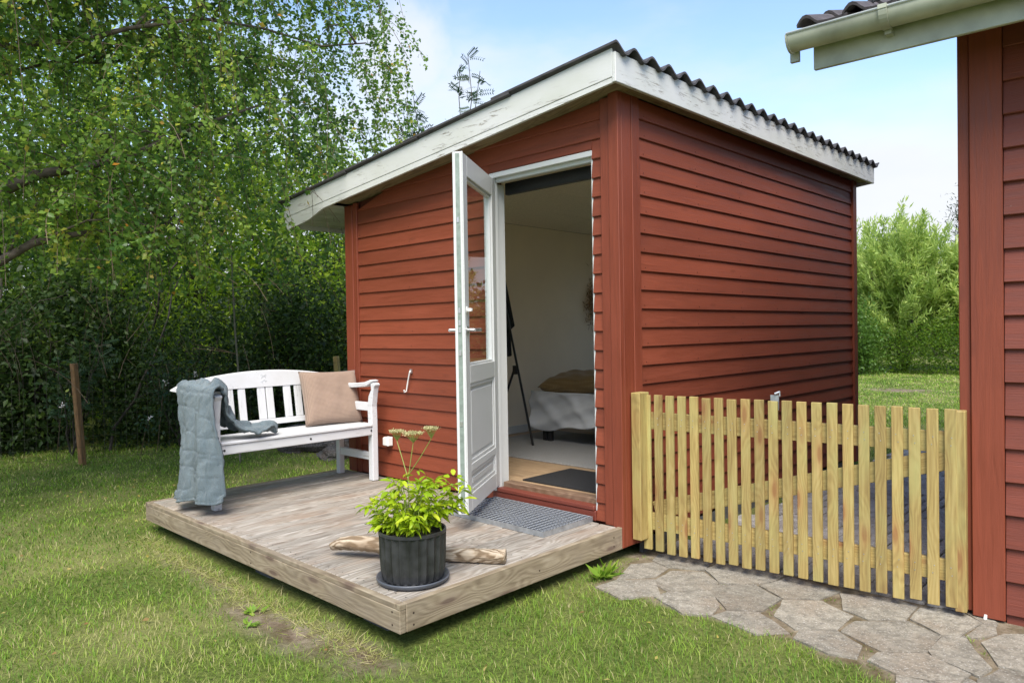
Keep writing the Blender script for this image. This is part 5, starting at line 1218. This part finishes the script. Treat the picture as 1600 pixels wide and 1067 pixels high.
# white bramble blossoms
pf = [(-5.95, .02, .70), (-6.1, -.25, .62), (-6.4, -1.2, .42), (-5.9, -.5, .25)]
for i, c in enumerate(pf):
    P = np.array(c) + rng.normal(size=(12, 3)) * .016
    bf_ = foliage_obj('blossom', leaf_arrays(P, rng.normal(size=(12, 3)), rng.normal(size=(12, 3)) + [1, -1, 1], np.full(12, .022), np.full(12, .018), .1, np.ones(12)), foliage('bramble_blossom', [(0, (.6, .5, .5)), (1, (.75, .68, .66))], .2), tag(thing('bramble_spray', (c[0], c[1], -.2), ['bramble spray with a pale blossom above the bench back', 'bramble spray with a small pale blossom left of the bench back', 'bramble spray with a pale blossom low by the fence post', 'bramble spray with a pale blossom low behind the blanket'][i], 'bramble')))
    r_ = bpy.data.objects[[o.name for o in bpy.data.objects if o.name.startswith('bramble_spray')][-1]]
    b = MB(); b.tube([(c[0] - .3, c[1], -.2), (c[0] - .1, c[1], c[2] * .7), (c[0], c[1], c[2])], .004, 4); b.build('stem', M_TWIG, r_)
    P = np.array(c) - [.05, 0, .05] + rng.normal(size=(60, 3)) * .08; foliage_obj('foliage', leaf_arrays(P, rng.normal(size=(60, 3)), rng.normal(size=(60, 3)) + [0, 0, 1], np.full(60, .05), np.full(60, .03)), M_ROWAN, r_)

shrub('added_shade_tree', (-3.3, -5.1, 4.3), (2.0, 1.7, 1.7), 13000, .075, M_BACK, 'unseen leafy tree added to shade the left lawn', 'tree', None, 7, .6, 70, .22, .2, 0, .06)  # out of view, added to throw shade on the left lawn
# right side garden
def willow(c, rad, n, label, name='willow_bush', m=M_WILLOW, ll=.19, asp=.2):
    root = thing(name, (c[0], c[1], -.2), label, 'bush', 'large pale green bushes beyond the lawn')
    k = 420; d = unit(rng.normal(size=(k, 3)) * [1, 1, .9] + [0, 0, .25]); st = np.array(c) + d * np.array(rad) * rng.uniform(.35, .95, (k, 1))
    P, D, tn = [], [], []
    for i in range(k):
        L = rng.uniform(.5, 1.1); dd = unit(d[i] * .5 + np.array([rng.normal() * .35, rng.normal() * .35, 1.0])); mm = n // k; s = rng.random(mm) * L
        P.append(st[i] + dd * s[:, None] + rng.normal(size=(mm, 3)) * .05); D.append(dd + rng.normal(size=(mm, 3)) * .55); tn.append(np.clip(rng.random(mm) * .5 + rng.random() * .4 + s / L * .15, 0, 1))
    P = np.concatenate(P); D = np.concatenate(D); tn = np.concatenate(tn); kk = P[:, 2] > -.15; P, D, tn = P[kk], D[kk], tn[kk]; L = rng.uniform(.6, 1.3, len(P)) * ll
    foliage_obj('foliage', leaf_arrays(P, D, rng.normal(size=P.shape) + [0, -.3, .8], L, L * asp, .1, tn), m, root)
    b = MB()
    for i in range(10):
        a = random.uniform(0, 6.28); b.tube(branch_pts((c[0], c[1], -.25), (c[0] + math.cos(a) * rad[0] * .6, c[1] + math.sin(a) * rad[1] * .6, c[2] + rad[2] * .4), .1, 7, .3), [.06 * (1 - .1 * j) for j in range(8)], 6)
    b.build('stem', M_BARK, root, True)
willow((-4.0, 19.6, 1.9), (1.5, 1.5, 2.0), 34000, 'tall pale green willow bush beyond the lawn next to the shed edge'); willow((-1.9, 20.6, 1.6), (1.5, 1.4, 1.75), 34000, 'rounder pale green willow bush beyond the lawn next to the house corner')
willow((-5.9, 21.0, 2.0), (1.5, 1.4, 1.9), 9000, 'pale green willow bush mostly hidden behind the shed')
willow((.4, 21.6, 1.5), (1.5, 1.4, 1.6), 9000, 'pale green willow bush hidden behind the house corner')
shrub('rose_bush', (-4.62, 17.2, .72), (.66, .7, .98), 6500, .085, M_ROSE, 'glossy rose bush with reddish hips at the lawn edge beside the shed', 'bush', None, 5, .6, 60, .22, .1, 0, .02, .5)
shrub('low_shrub', (-2.4, 18.4, .35), (2.6, .6, .75), 14000, .07, M_BACK, 'low ragged shrub growth along the far lawn edge', 'bush', None, 5, .5, 60, .25, .1, -.3, .01)
shrub('dark_tree', (-3.55, 27.5, 3.6), (1.3, 1.2, 2.2), 5000, .16, M_DARKT, 'dark conifer top rising behind the pale bushes', 'tree', None, 4, .2, 40, .15, -.2, 0, .05)
shrub('broadleaf_tree', (-1.5, 27.5, 2.8), (2.0, 1.4, 2.4), 9000, .16, foliage('tawny_tree_leaves', [(0, (.08, .09, .03)), (1, (.26, .20, .08))], .3), 'tawny leaved tree behind the pale bushes near the house corner', 'tree', None, 5, .6, 60, .2, 0, 0, .05)
far = []
for y in np.arange(-9, 12, 1.5): far.append(leafblob((-13.2 + .9 * math.sin(y * 1.7) + max(0, y) * .25, y, 1.3), (1.3, 1.5, 2.6), 6500, .11, .6, 60, .25, .1, .2, .1))
for x in np.arange(-16, 12, 2.0): far.append(leafblob((x, 31 + math.sin(x), 1.0), (1.6, 1.2, 1.9), 2200, .22, .6, 40, .22, 0, .2, .3))
for x in np.arange(-60, 40, 4.0): far.append(leafblob((x, 62 + 5 * math.sin(x), 2.2), (3.2, 2.5, random.uniform(2.2, 3.6)), 500, .8, .7, 30, .22, 0, .4))
for y in np.arange(-30, 60, 4.0): far.append(leafblob((-24 + 3 * math.sin(y), y, 2.2), (2.5, 3.2, random.uniform(2.4, 3.4)), 700, .6, .7, 30, .22, 0, .4))
tag(foliage_obj('distant_woods', far, M_HEDGE), 'distant belt of dark trees closing off the garden', 'woods', kind='stuff')
